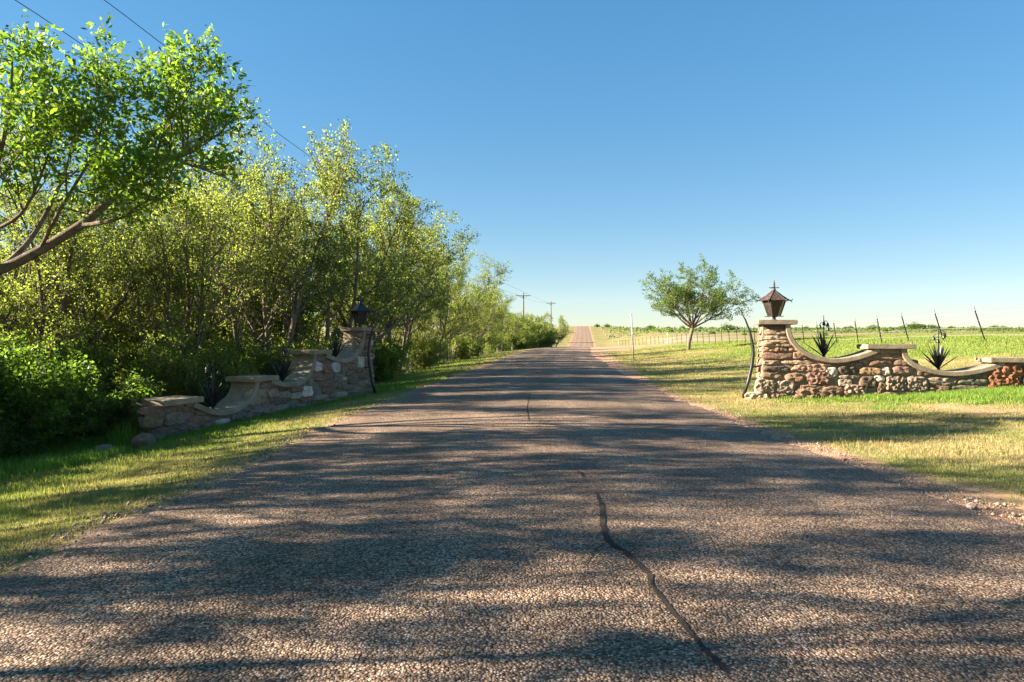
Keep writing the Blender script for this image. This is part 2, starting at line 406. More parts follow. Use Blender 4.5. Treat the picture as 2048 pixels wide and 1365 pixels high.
def rzz(x, y):
    uu = (x - float(rc(y))) / HWR
    return float(gz(x, y)) + .012 + .05 * (1 - uu**2) * (1 - .3 * abs(uu))
def gp(px, py, guess=8.0):
    Y = guess
    for _ in range(30):
        X = (px - 1024) / FPX * Y; Y = .5 * Y + .5 * (CAMZ - rzz(X, Y)) / ((py - 682.5) / FPX)
    return (px - 1024) / FPX * Y, Y
def crack(pix, seed):
    rnd = random.Random(seed); mb = MB(); L = []; Rr = []
    P = [(*gp(x, y), wd) for x, y, wd in pix]; D = []
    for i in range(len(P) - 1):
        n = max(3, int(math.hypot(P[i + 1][0] - P[i][0], P[i + 1][1] - P[i][1]) / .03))
        for k in range(n):
            t = k / n; D.append(tuple(P[i][j] * (1 - t) + P[i + 1][j] * t for j in range(3)))
    ta = tb = .9
    for k, (x, y, wd) in enumerate(D):
        ta = (ta * .6 + rnd.uniform(.45, 1.25) * .4); tb = (tb * .6 + rnd.uniform(.45, 1.25) * .4); j = rnd.uniform(-.005, .005); a_ = wd * ta * .7; b_ = wd * tb * .7
        L.append((x + j - a_, y, rzz(x, y) + .005)); Rr.append((x + j + b_, y, rzz(x, y) + .005))
    n = len(L); mb.add(L + Rr, [(i, i + n, i + n + 1, i + 1) for i in range(n - 1)])
    mb.build('crack_seal', M['tar'], road, recalc=False)
crack([(1192, 985, .008), (1203, 1010, .03), (1206, 1055, .035), (1218, 1085, .045), (1255, 1108, .035), (1298, 1150, .03), (1306, 1175, .008), (1322, 1195, .022), (1372, 1255, .022), (1396, 1285, .016), (1440, 1330, .024), (1462, 1356, .010)], 1)
crack([(1218, 1085, .006), (1190, 1100, .008), (1172, 1128, .005)], 4)
crack([(1298, 1150, .006), (1330, 1158, .007), (1362, 1176, .004)], 5)
crack([(1060, 790, .01), (1054, 815, .02), (1058, 842, .012)], 2)
crack([(1140, 938, .01), (1162, 946, .03), (1168, 956, .01)], 3)

# ------------------------------------------------------------------ stone gate walls
PAL = {'tan': (.36, .26, .175), 'lt': (.44, .34, .245), 'br': (.23, .145, .095), 'dk': (.105, .078, .058), 'or': (.37, .21, .115), 'rd': (.235, .135, .095),
       'pk': (.36, .215, .165), 'wh': (.56, .49, .42), 'gr': (.27, .21, .155), 'dg': (.15, .118, .088), 'big': (.34, .125, .06), 'gg': (.17, .15, .105)}
WT = .5; BAND = .12
class Wall:
    def __init__(s, fr, label, caps, arcs, zbot, s0, s1, fs, shape):
        s.o, s.s, s.n = fr; s.caps = caps; s.arcs = arcs; s.zbot = zbot; s.fs = fs
        s.rnd = random.Random(17 if fs > 0 else 5)
        yax = s.n * fs
        s.root = bpy.data.objects.new('stone_wall', None); COL.objects.link(s.root)
        s.root.matrix_world = Matrix(((s.s.x, yax.x, 0, s.o.x), (s.s.y, yax.y, 0, s.o.y), (0, 0, 1, 0), (0, 0, 0, 1)))
        tag(s.root, label, 'stone wall'); s.cnt = 0
        s.s0, s.s1 = s0, s1; s.shape = shape
        s.core(); s.band(); s.slabs()
    def L(s, sv, n, z): return (sv, n * s.fs, z)
    def curve(s, a):
        (sa, za), (sm, zm), (sb, zb) = a; P = []
        for k in range(13):
            q = k / 12 * math.pi / 2          # steep quarter ellipse from the upper cap to the bottom
            P.append((sm - (sm - sa) * math.cos(q), za - (za - zm) * math.sin(q) ** .92))
        for k in range(1, 9):
            t = k / 8; P.append((sm + (sb - sm) * t, zm + (zb - zm) * t ** 1.75))
        return P
    def top(s, sv, off=.04):
        for (c0, c1, z) in s.caps:
            if c0 + .12 <= sv <= c1 - .16: return z - .1
        best = None
        for a in s.arcs:
            P = s.curve(a)
            if P[0][0] - .2 <= sv <= P[-1][0] + .2:
                Q = []
                for i, p in enumerate(P):
                    a0 = P[max(i - 1, 0)]; a1 = P[min(i + 1, len(P) - 1)]; t = Vector((a1[0] - a0[0], a1[1] - a0[1])).normalized()
                    Q.append((p[0] + t.y * (BAND - off), p[1] - t.x * (BAND - off)))
                Q.sort(); z = np.interp(sv, [p[0] for p in Q], [p[1] for p in Q])
                best = z if best is None else min(best, z)
        if best is None:
            best = min(s.caps, key=lambda c: abs((c[0] + c[1]) / 2 - sv))[2] - .1
        return float(best)
    def core(s):
        mb = MB(); xs = np.linspace(s.s0 + .05, s.s1 - .05, 150); n = len(xs); vs = []
        for x in xs:
            zt = s.top(x)
            vs += [s.L(x, 0, s.zbot), s.L(x, 0, zt), s.L(x, -WT, zt), s.L(x, -WT, s.zbot)]
        fs = []
        for i in range(n - 1):
            for k in range(4):
                k2 = (k + 1) % 4; fs.append((i * 4 + k, i * 4 + k2, i * 4 + 4 + k2, i * 4 + 4 + k))
        fs += [(0, 1, 2, 3), tuple((n - 1) * 4 + k for k in range(4))]
        mb.add(vs, fs); mb.build('mortar_core', M['mortar'], s.root)
    def band(s):
        for a in s.arcs:
            P = s.curve(a); mb = MB(); ch = .018; n0, n1 = .08, -WT - .08
            cs = [(n0 - ch, 0), (n0, ch), (n0, BAND - ch), (n0 - ch, BAND), (n1 + ch, BAND), (n1, BAND - ch), (n1, ch), (n1 + ch, 0)]
            vs = []
            for i, p in enumerate(P):
                q0 = P[max(i - 1, 0)]; q1 = P[min(i + 1, len(P) - 1)]
                t = Vector((q1[0] - q0[0], q1[1] - q0[1])).normalized(); nr = Vector((-t.y, t.x))
                for (nn, d) in cs: vs.append(s.L(p[0] - nr.x * d, nn, p[1] - nr.y * d))
            K = len(cs); fs = [(i * K + k, i * K + (k + 1) % K, i * K + K + (k + 1) % K, i * K + K + k) for i in range(len(P) - 1) for k in range(K)]
            fs += [tuple(range(K)), tuple((len(P) - 1) * K + k for k in range(K))]
            mb.add(vs, fs); mb.build('scallop_band', M['concrete'], s.root)
    def slabs(s):
        for (c0, c1, z) in s.caps:
            mb = MB(); mb.box(s.L((c0 + c1) / 2, -WT / 2, z - .054), ((c1 - c0) / 2, WT / 2 + .115, .054))
            mb.build('cap_slab', M['concrete'], s.root, bevel=.012, smooth=False)
    def stone(s, mapf, u, v, a, b, col, depth=None):
        r = s.rnd; n = 54 if a * b > .035 else (30 if a * b > .012 else 22)
        depth = depth if depth is not None else min(.085, .03 + .14 * min(a, b)) * r.uniform(.75, 1.25)
        # angular outline: half-planes around a box
        hp = [(0, 1), (math.pi / 2, 1), (math.pi, 1), (-math.pi / 2, 1)]
        hp = [(q + r.uniform(-.22, .22), d * r.uniform(.9, 1.0)) for q, d in hp]
        hp += [(math.pi / 4 + k * math.pi / 2 + r.uniform(-.35, .35), r.uniform(.98, 1.28)) for k in range(4)]
        rad = []
        for k in range(n):
            q = 2 * math.pi * k / n
            rad.append(min([d / math.cos(q - t) for t, d in hp if math.cos(q - t) > .15]))
        rad = [(rad[k - 1] + 2 * rad[k] + rad[(k + 1) % n]) / 4 * (1 + r.uniform(-.03, .03)) for k in range(n)]
        lv = [(-.08, 1.0), (.3, 1.0), (.62, .965), (.85, .89), (.96, .74), (1.0, .5), (1.0, .25)] if a * b <= .035 else [(-.08, 1.0), (.3, 1.0), (.55, .975), (.72, .94), (.85, .89), (.92, .82), (.96, .74), (.98, .66), (1., .57), (1., .48), (1., .39), (1., .3), (1., .2), (1., .1)]
        sd = Vector((r.uniform(0, 90), r.uniform(0, 90), r.uniform(0, 90)))
        vs = []; tx = r.uniform(-.35, .2); ty = r.uniform(-.35, .2); A = (.6 if a * b <= .035 else .85) * depth
        for li, (h, sc) in enumerate(lv):
            for k in range(n):
                q = 2 * math.pi * k / n; x = rad[k] * math.cos(q) * sc; y = rad[k] * math.sin(q) * sc
                P = Vector((x * a, y * b, h * depth)) + sd
                nz = mnoise.fractal(P * 14, 1.0, 2.2, 4) if li else 0
                hh = h if h < 0 else h * depth + depth * (tx * x + ty * y) * min(1, h) + A * nz * min(1, h * 1.3)
                e = 1 + (.10 * mnoise.noise(P * 9 + Vector((7, 3, 1))) if li else 0)
                vs.append(mapf(u + x * a * e, v + y * b * e, max(hh, -.02) if li else hh))
        c = len(vs); vs.append(mapf(u, v, depth * (1 + .5 * mnoise.fractal(sd * 14, 1.0, 2.2, 4))))
        fs = [(i * n + k, i * n + (k + 1) % n, i * n + n + (k + 1) % n, i * n + n + k) for i in range(len(lv) - 1) for k in range(n)]
        fs += [((len(lv) - 1) * n + k, (len(lv) - 1) * n + (k + 1) % n, c) for k in range(n)]
        mb = MB(); mb.add(vs, fs); o = mb.build('stone', M['stone'], s.root, smooth=True)
        bc = PAL[col]; j = r.uniform(.95, 1.3)
        o.color = (bc[0] * j * r.uniform(.94, 1.06), bc[1] * j, bc[2] * j * r.uniform(.92, 1.08), 1); s.cnt += 1
    def front(s, u, v, h): return s.L(u, h, v)
    def back(s, u, v, h): return s.L(u, -WT - h, v)
    def endlow(s, u, v, h): return s.L(s.s0 + .05 - h, u, v)
    def endhigh(s, u, v, h): return s.L(s.s1 - .05 + h, u, v)
    def pix(s, x, y):
        d = Vector(((x - 1024) / FPX, 1, -(y - 682.5) / FPX)); c = Vector((0, 0, CAMZ)); off = s.n * .02
        t = (s.o + off - c).dot(s.n) / d.dot(s.n); p = c + d * t
        return (p - s.o).dot(s.s), p.z
    def photo(s, x0, y0, k, items):
        for it in items:
            (ax, ay, bx, by, col) = it
            P = [s.pix(x0 + xx / k, y0 + yy / k) for xx in (ax, bx) for yy in (ay, by)]
            uu = [p[0] for p in P]; Q = s.pix(x0 + (ax + bx) / 2 / k, y0 + (ay + by) / 2 / k)
            A = (max(uu) - min(uu)) / 2; zt = s.pix(x0 + (ax + bx) / 2 / k, y0 + ay / k)[1]; zb = s.pix(x0 + (ax + bx) / 2 / k, y0 + by / k)[1]
            u_, v_ = (max(uu) + min(uu)) / 2, (zt + zb) / 2
            s.used.append((u_, v_, A, (zt - zb) / 2))
            s.stone(s.front, u_, v_, A * 1.03, (zt - zb) / 2 * 1.05, col)
    used = []
    def courses(s, mapf, u0, u1, zlo, zhi, avoid=False, topf=None):
        r = s.rnd; z = zlo
        while z < zhi:
            h = r.uniform(.09, .19); x = u0 + r.uniform(-.05, .05)
            while x < u1:
                w_ = r.uniform(.14, .42); xc, zc = x + w_ / 2, z + h / 2
                lim = min(topf(xc, 0), topf(xc - w_ * .45, 0), topf(xc + w_ * .45, 0)) if topf else zhi
                ok = zc + h / 2 < lim - .01 and xc + w_ / 2 < u1 + .06
                if ok and avoid:
                    for (a, b, c, d) in s.used:
                        if abs(a - xc) < c + w_ * .38 and abs(b - zc) < d + h * .36: ok = False; break
                if ok: s.stone(mapf, xc, zc, w_ * .49, h * .48, r.choice(['br', 'tan', 'gr', 'pk', 'rd', 'dg', 'br', 'tan', 'lt']))
                x += w_ + .012
            z += h + .012

# right wall
cap_l = [(-.44, .45, 1.90), (2.0, 3.06, 1.322), (4.64, 6.3, 1.017)]
arc_l = [((.30, 1.80), (1.32, .995), (2.25, 1.25)), ((2.86, 1.22), (3.90, .705), (4.92, .945))]
W1 = Wall(RW, 'scalloped stone gate wall in full sun on the grassy rise, beside the red boulder', cap_l, arc_l, -.4, -.36, 6.2, -1, None)
W1.used = []
W1.photo(1440, 540, 3.368, [
    (300, 376, 450, 398, 'dk'), (298, 398, 452, 440, 'tan'), (290, 442, 470, 472, 'lt'), (285, 474, 508, 518, 'tan'), (280, 518, 400, 552, 'or'), (455, 517, 560, 548, 'or'), (400, 521, 455, 550, 'br'),
    (280, 555, 490, 605, 'br'), (494, 550, 600, 604, 'br'), (285, 610, 400, 640, 'tan'), (405, 610, 640, 638, 'tan'), (290, 648, 470, 692, 'dk'), (488, 636, 735, 686, 'pk'),
    (272, 692, 420, 735, 'br'), (436, 695, 565, 758, 'br'), (575, 686, 748, 772, 'rd'), (710, 658, 792, 724, 'wh'), (795, 648, 925, 704, 'dk'), (932, 658, 1090, 710, 'or'),
    (1086, 655, 1150, 712, 'wh'), (1160, 650, 1300, 702, 'pk'), (1000, 612, 1160, 650, 'rd'), (800, 708, 940, 735, 'gr'), (795, 738, 890, 785, 'lt'), (830, 772, 985, 855, 'pk'),
    (940, 715, 1056, 800, 'dk'), (1028, 713, 1112, 755, 'wh'), (1115, 712, 1262, 822, 'gr'), (1255, 718, 1398, 822, 'gr'), (500, 776, 818, 880, 'br'), (240, 737, 378, 828, 'gr'), (384, 744, 512, 830, 'gr'),
    (168, 828, 322, 905, 'lt'), (312, 832, 470, 905, 'br'), (1405, 722, 1600, 778, 'gr'), (1412, 780, 1550, 815, 'br'), (1805, 634, 2030, 800, 'big'), (1015, 532, 1245, 566, 'br'),
    (1030, 568, 1262, 603, 'br'), (1170, 605, 1335, 648, 'br'), (690, 622, 980, 650, 'dk'), (1330, 680, 1440, 716, 'dk'), (1600, 734, 1810, 776, 'gg'), (1560, 778, 1815, 815, 'gg'),
    (1030, 822, 1390, 862, 'tan'), (1060, 758, 1116, 830, 'br'), (2036, 640, 2150, 700, 'dk'), (2036, 704, 2140, 800, 'dg'), (640, 598, 760, 625, 'br'), (930, 600, 1000, 640, 'br'), (1700, 700, 1800, 732, 'dg'), (1450, 690, 1600, 718, 'dg')])
W1.courses(W1.front, -.32, 6.1, -.1, 1.8, True, W1.top)
W1.courses(W1.back, -.32, 6.1, 0, 1.8, False, W1.top)
W1.courses(W1.endlow, -.5, 0.0, -.05, 1.78)
W1.courses(W1.endhigh, -.5, 0.0, .1, .9)

# left wall
cap_l = [(-.42, .52, 1.79), (2.15, 3.07, 1.17), (4.44, 5.36, .622), (6.85, 7.89, .332)]
arc_l = [((.38, 1.69), (1.38, .92), (2.35, 1.09)), ((2.93, 1.06), (3.80, .42), (4.64, .55)), ((5.22, .52), (6.18, .0), (7.05, .255))]
W2 = Wall(LW, 'scalloped stone gate wall in tree shade at the thicket edge, stepping down four levels', cap_l, arc_l, -.9, -.34, 7.81, 1, None)
W2.used = []
W2.photo(200, 560, 3.413, [
    (290, 862, 480, 922, 'rd'), (300, 912, 440, 1008, 'br'), (435, 902, 585, 1000, 'gr'), (345, 1000, 600, 1092, 'dg'), (595, 925, 760, 1062, 'rd'),
    (520, 866, 640, 908, 'br'), (790, 948, 890, 1002, 'wh'), (580, 838, 650, 868, 'gr'), (680, 1040, 790, 1080, 'gr'), (645, 885, 740, 925, 'br'), (920, 858, 1112, 955, 'gr'), (1010, 742, 1145, 850, 'tan'),
    (1100, 697, 1205, 742, 'br'), (1115, 852, 1200, 915, 'pk'), (1200, 852, 1282, 892, 'gr'), (1145, 752, 1220, 805, 'pk'), (1222, 762, 1302, 808, 'gr'), (1165, 812, 1290, 850, 'dg'),
    (1305, 768, 1378, 815, 'lt'), (1382, 724, 1446, 797, 'wh'), (1300, 708, 1392, 762, 'rd'), (1225, 728, 1300, 756, 'dk'), (1365, 800, 1462, 840, 'br'), (1460, 560, 1512, 626, 'wh'), (1514, 558, 1585, 640, 'rd'),
    (1580, 558, 1636, 636, 'wh'), (1450, 522, 1555, 556, 'br'), (1458, 652, 1585, 686, 'rd'), (1500, 690, 1590, 728, 'br'), (1592, 642, 1655, 742, 'gr'), (1518, 732, 1598, 778, 'rd'), (1625, 562, 1698, 590, 'rd'),
    (1702, 522, 1756, 572, 'br'), (1756, 524, 1800, 600, 'wh'), (1698, 582, 1756, 615, 'br'), (1744, 604, 1800, 636, 'rd'), (1692, 658, 1765, 712, 'br'), (1772, 634, 1832, 678, 'rd'), (1762, 684, 1832, 724, 'gr'),
    (1680, 620, 1740, 654, 'rd'), (1660, 715, 1722, 752, 'br'), (1725, 728, 1785, 768, 'gr'), (1772, 366, 1832, 400, 'rd'), (1772, 404, 1832, 436, 'rd'), (1760, 440, 1800, 474, 'br'), (1752, 478, 1830, 516, 'rd'), (1804, 444, 1830, 474, 'br'),
    (1600, 765, 1690, 802, 'lt'), (1460, 784, 1560, 822, 'gr'), (1422, 672, 1456, 728, 'gr'), (1605, 600, 1670, 638, 'br'), (900, 900, 922, 960, 'gr')])
W2.courses(W2.front, -.3, 7.75, -.5, 1.7, True, W2.top)
W2.courses(W2.back, -.3, 7.75, -.4, 1.7, False, W2.top)
W2.courses(W2.endlow, -.5, 0.0, -.1, 1.65)
W2.courses(W2.endhigh, -.5, 0.0, -.62, .2)

# ------------------------------------------------------------------ lanterns on the pillars
def lantern(loc, rz_, label, metal, pane):
    root = empty('lantern', loc, rz_); tag(root, label, 'lantern', 'lanterns on the gate pillars')
    mb = MB(); mb.lathe([(.075, 0), (.075, .015), (.04, .02), (.04, .085), (.055, .09), (.055, .10)], 10); mb.build('stem', metal, root, smooth=False)
    zb, zt, rb, rt, re, za = .10, .47, .15, .268, .36, .74
    hexp = lambda r, z, k: Vector((r * math.cos(R(60 * k)), r * math.sin(R(60 * k)), z))
    mb = MB(); mb.add([hexp(rb, zb, k) for k in range(6)] + [hexp(rb, zb - .012, k) for k in range(6)], [tuple(range(6)), tuple(range(11, 5, -1))] + [(k, k + 6, (k + 1) % 6 + 6, (k + 1) % 6) for k in range(6)])
    mb.build('floor_plate', metal, root)
    for k in range(6):
        mb = MB(); mb.slab([hexp(rb * .96, zb, k), hexp(rb * .96, zb, k + 1), hexp(rt * .96, zt, k + 1), hexp(rt * .96, zt, k)], .006); mb.build('pane', pane, root)
        P = [hexp(rt + .085, zt - .05, k), hexp(rt + .055, zt - .035, k), hexp(rt, zt, k)]
        a_, b_ = hexp(rt, zt, k), hexp(rb, zb + .02, k)
        P = [a_, (a_ + b_) / 2, b_, hexp(rb + .01, zb - .005, k), hexp(rb + .045, zb - .012, k), hexp(rb + .075, zb + .006, k)]
        mb = MB(); mb.tube(P, [.012, .012, .012, .011, .009, .006], 5); mb.build('corner_bar', metal, root, smooth=False)
        mb = MB(); mb.slab([hexp(re, zt + .005, k), hexp(re, zt + .005, k + 1), hexp(.035, za - .03, k + 1), hexp(.035, za - .03, k)], .008); mb.build('roof_panel', metal, root)
        mb = MB(); e0, e1 = hexp(.03, za - .02, k), hexp(re, zt + .012, k)
        mb.tube([e0, e0.lerp(e1, .5) + Vector((0, 0, -.012)), e1, hexp(re + .04, zt + .005, k), hexp(re + .065, zt + .022, k), hexp(re + .07, zt + .045, k)], [.013, .013, .013, .011, .009, .006], 5)
        mb.tube([hexp(re + .01, zt + .005, k), hexp(re + .04, zt - .02, k), hexp(re + .055, zt - .05, k)], [.009, .009, .005], 5)
        mb.build('roof_rib', metal, root)
    mb = MB(); mb.lathe([(.04, za - .04), (.045, za), (.028, za + .02), (.026, za + .04), (.03, za + .05), (.022, za + .075), (.026, za + .12), (.018, za + .17), (.003, za + .24)], 8); mb.build('finial', metal, root, smooth=True)
    for k in range(6):
        mb = MB(); mb.tube([hexp(.02, za + .042, k), hexp(.06, za + .05, k), hexp(.10, za + .045, k), hexp(.12, za + .058, k)], [.012, .012, .009, .005], 4, flat=.5); mb.build('finial_leaf', metal, root)
def wp(W, sv, n, z): return W.o + W.s * sv + W.n * n + Vector((0, 0, z))
def wrot(W): return math.atan2(W.s.y, W.s.x)
p_ = wp(W1, .0, -.25, 1.90); lantern(p_, wrot(W1), 'weathered rusty six-sided lantern on the sunlit pillar, against the open sky', M['rusty'], M['pane'])
p_ = wp(W2, .0, -.25, 1.79); lantern(p_, wrot(W2) + R(14), 'six-sided lantern on the shaded pillar in front of the trees, coloured black for their shade', M['iron'], M['iron'])  # same weathered metal as the other; black colour stands in for tree shade

# ------------------------------------------------------------------ curved iron horns beside the pillars
def horn(W, P, wallpt, out, label, pipe):
    """P: world points from tip to foot; brackets run from the bar to the pillar at wallpt"""
    b0 = P[-1]; root = empty('curved_iron_post', (b0.x, b0.y, float(gz(b0.x, b0.y)) - .05)); tag(root, label, 'iron post', 'curved iron posts at the gate pillars')
    P = [p - root.location for p in P]
    n = len(P); rad = [.008 + .036 * min(1, i / (n * .45)) - .012 * max(0, (i / n - .75) * 4) for i in range(n)]
    mb = MB(); mb.tube(P, rad, 8); mb.build('curved_bar', M['iron'], root, smooth=True)
    for i in (2, 5):
        q0 = P[i]; q1 = wallpt - root.location
        mb = MB(); mb.tube([q0 + out * .06, Vector((q1.x, q1.y, q0.z))], .014, 6); mb.build('bracket', M['iron'], root)
    if pipe:
        b_ = wp(W, -.46, -.06, 0) - root.location
        mb = MB(); mb.tube([b_ + Vector((0, 0, .0)), b_ + Vector((0, 0, .3)), b_ + Vector((.02, 0, .42)), b_ + Vector((.1, 0, .5))], .032, 8); mb.build('conduit', M['white_pipe'], root, smooth=True)
horn(W1, [wp(W1, a_, -.25, b_) for a_, b_ in [(-.83, 2.2), (-.67, 1.92), (-.56, 1.62), (-.50, 1.32), (-.485, 1.08), (-.52, .78), (-.60, .42), (-.76, -.08)]], wp(W1, -.30, -.25, 0), -W1.s, 'curved black iron bar bolted to the sunlit pillar beside a white pipe', True)
horn(W2, [wp(W2, .25, a_, b_) for a_, b_ in [(.47, 2.15), (.33, 1.87), (.23, 1.58), (.165, 1.29), (.15, 1.0), (.19, .65), (.27, .22), (.36, -.1)]], wp(W2, .25, .02, 0), W2.n, 'curved black iron bar bolted to the shaded pillar against the trees', False)

# ------------------------------------------------------------------ iron yucca sculptures in the scallops
def yucca(loc, seed, sc, label, nblade=15):
    r = random.Random(seed); root = empty('iron_yucca', loc, r.uniform(0, 6)); tag(root, label, 'sculpture', 'iron yucca sculptures in the wall scallops')
    mb = MB(); mb.lathe([(.07, -.01), (.07, .012), (.03, .02), (.03, .05)], 10); mb.build('base', M['iron'], root)
    for k in range(nblade):
        az = 2.399 * k + r.uniform(-.25, .25); tilt = R(6 + 46 * (k / nblade) ** 1.1 + r.uniform(-5, 5)); Ln = r.uniform(.52, .72) * sc
        d = Vector((math.sin(tilt) * math.cos(az), math.sin(tilt) * math.sin(az), math.cos(tilt)))
        sd = Vector((-math.sin(az), math.cos(az), 0)); up = d.cross(sd)
        vs = []; prof = [(0, .02), (.3, .038), (.65, .03), (1, .001)]
        for t, w_ in prof:
            c_ = d * (Ln * t) + Vector((0, 0, .02)) - Vector((0, 0, .05 * t * t * math.sin(tilt)))
            vs += [c_ - sd * w_ + up * w_ * .35, c_ - up * w_ * .25, c_ + sd * w_ + up * w_ * .35, c_ + up * w_ * .15]
        fs = [(i * 4 + k2, i * 4 + (k2 + 1) % 4, i * 4 + 4 + (k2 + 1) % 4, i * 4 + 4 + k2) for i in range(3) for k2 in range(4)] + [(3, 2, 1, 0), (12, 13, 14, 15)]
        mb = MB(); mb.add(vs, fs); mb.build('blade', M['iron'], root)
    H = 1.02 * sc
    mb = MB(); mb.tube([(0, 0, 0), (.004, 0, H * .5), (0, 0, H)], [.018, .016, .006], 6); mb.build('flower_stalk', M['iron'], root)
    for k, (az, z0, rr) in enumerate([(.3, .86, .13), (2.6, .78, .11), (4.6, .72, .10), (5.8, .82, .12)]):
        dx, dy = math.cos(az), math.sin(az); P = [(0, 0, z0 * sc)]
        for j in range(1, 7):
            q = math.pi * j / 6; x = rr * (1 - math.cos(q)) / 2; P.append((dx * x, dy * x, z0 * sc + rr * .55 * math.sin(q)))
        mb = MB(); mb.tube(P, .008, 5); o = mb.build('flower_hook', M['iron'], root)
        e = P[-1]; mb = MB(); mb.lathe([(.008, .015), (.026, 0), (.034, -.03), (.036, -.055), (.05, -.08), (.03, -.075)], 8, e); mb.build('bell_flower', M['iron'], o, smooth=True)
yucca(wp(W1, 1.14, -.26, 1.0), 1, 1.0, 'black iron yucca in the scallop next to the sunlit lantern pillar')
yucca(wp(W1, 3.69, -.26, .715), 2, 1.0, 'black iron yucca in the lower scallop beside the red boulder')
yucca(wp(W2, 1.36, -.26, .92), 3, .92, 'black iron yucca in the scallop next to the shaded lantern pillar')
yucca(wp(W2, 3.78, -.26, .42), 4, .95, 'black iron yucca in the middle scallop of the shaded wall')
yucca(wp(W2, 6.16, -.26, .0), 5, 1.0, 'black iron yucca in the lowest scallop of the shaded wall')

# ------------------------------------------------------------------ trees
class Tree:
    def __init__(s, seed): s.r = random.Random(seed); s.tubes = []; s.lp = []; s.ld = []
    def path(s, p, d, L, n, wob, trop):
        r = s.r; P = [Vector(p)]; d = Vector(d).normalized()
        for i in range(n):
            d = (d + Vector((r.gauss(0, wob), r.gauss(0, wob), r.gauss(0, wob) + trop))).normalized()
            P.append(P[-1] + d * (L / n))
        return P
    def side(s, t, ang):
        r = s.r; a = Vector((r.gauss(0, 1), r.gauss(0, 1), r.gauss(0, 1))); a = (a - t * a.dot(t)).normalized()
        return (t * math.cos(ang) + a * math.sin(ang)).normalized()
    def limb(s, P, r0, r1, lv, C):
        n = len(P); s.tubes.append((P, [r0 + (r1 - r0) * i / (n - 1) for i in range(n)], C['sides'][lv]))
        if lv >= C.get('leaf_from', 99): s.leaves(P, C['leaves'][lv])
        if lv == len(C['kids']): return
        L = sum((P[i + 1] - P[i]).length for i in range(n - 1)); K = C['kids'][lv]; K = max(1, int(round(K * s.r.uniform(.8, 1.2))))
        for k in range(K):
            t = C['start'][lv] + (1 - C['start'][lv]) * (k + s.r.random()) / K; t = min(t, .99)
            f = t * (n - 1); i = min(int(f), n - 2); p = P[i].lerp(P[i + 1], f - i); tg = (P[i + 1] - P[i]).normalized()
            d = s.side(tg, R(C['ang'][lv] + s.r.uniform(-14, 14)))
            if d.z < C.get('minz', -1): d.z = abs(d.z) * .5; d.normalize()
            l_ = C['len'][lv] * s.r.uniform(.65, 1.2) * (1 - C.get('taper', .45) * t)
            rr = min((r0 + (r1 - r0) * t) * .65, C['rad'][lv])
            s.limb(s.path(p, d, l_, C['seg'][lv], C['wob'], C['trop']), rr, rr * .35, lv + 1, C)
    def leaves(s, P, cnt):
        n = len(P); r = s.r
        for k in range(cnt):
            t = r.random() ** .7; f = t * (n - 1); i = min(int(f), n - 2)
            s.lp.append(P[i].lerp(P[i + 1], f - i)); s.ld.append(P[i + 1] - P[i])
    def wood(s, name):
        V = []; Fq = []
        for P, rad, n in s.tubes:
            b = len(V); up = None
            for i, p in enumerate(P):
                t = (P[min(i + 1, len(P) - 1)] - P[max(i - 1, 0)]).normalized()
                if up is None: up = Vector((0, 0, 1)) if abs(t.z) < .9 else Vector((1, 0, 0))
                a = (up - t * up.dot(t)).normalized(); q = t.cross(a); up = a
                for k in range(n):
                    w_ = 6.2832 * k / n; V.append(tuple(p + (a * math.cos(w_) + q * math.sin(w_)) * rad[i]))
            for i in range(len(P) - 1):
                for k in range(n): Fq.append((b + i * n + k, b + i * n + (k + 1) % n, b + (i + 1) * n + (k + 1) % n, b + (i + 1) * n + k))
        return np_mesh(name, np.array(V), np.array(Fq), True)
    def crown(s, name, size, aspect, seed, spread=.04):
        g_ = np.random.default_rng(seed); p = np.array([tuple(q) for q in s.lp]); d = np.array([tuple(q) for q in s.ld])
        return leaf_mesh(name, p, d, size, aspect, g_, spread)

def leaf_mesh(name, p, d, size, aspect, g_, spread):
    n = len(p); d = d / (np.linalg.norm(d, axis=1, keepdims=True) + 1e-9)
    p = p + g_.normal(0, spread, (n, 3))
    a = d * .6 + g_.normal(0, .75, (n, 3)) + np.array([0, 0, -.15]); a /= np.linalg.norm(a, axis=1, keepdims=True)
    nr = g_.normal(0, .7, (n, 3)) + np.array([0, 0, .55]); b = np.cross(a, nr); b /= np.linalg.norm(b, axis=1, keepdims=True) + 1e-9
    up = np.cross(b, a)
    L = (size * g_.uniform(.6, 1.25, n))[:, None]; W_ = L * aspect
    V = np.stack([p, p + a * L * .5 + b * W_ * .5 + up * W_ * .12, p + a * L, p + a * L * .5 - b * W_ * .5 + up * W_ * .12], 1).reshape(-1, 3)
    Fq = np.arange(n * 4).reshape(n, 4)
    me = np_mesh(name, V, Fq, False)
    t = np.clip(g_.normal(.5, .22, n), 0, 1); vcol(me, 'tint', np.repeat(t, 4)[:, None] * np.ones(3))
    return me

def put_tree(name, wood, crown, lm, loc, rz_, sc, label, cat, group=None):
    root = empty(name, loc, rz_); root.scale = sc if isinstance(sc, tuple) else (sc, sc, sc)
    tag(root, label, cat, group)
    link('trunk', wood, M['bark'], root)
    c_ = link('crown', crown, M[lm], root); c_['kind'] = 'stuff'
    return root

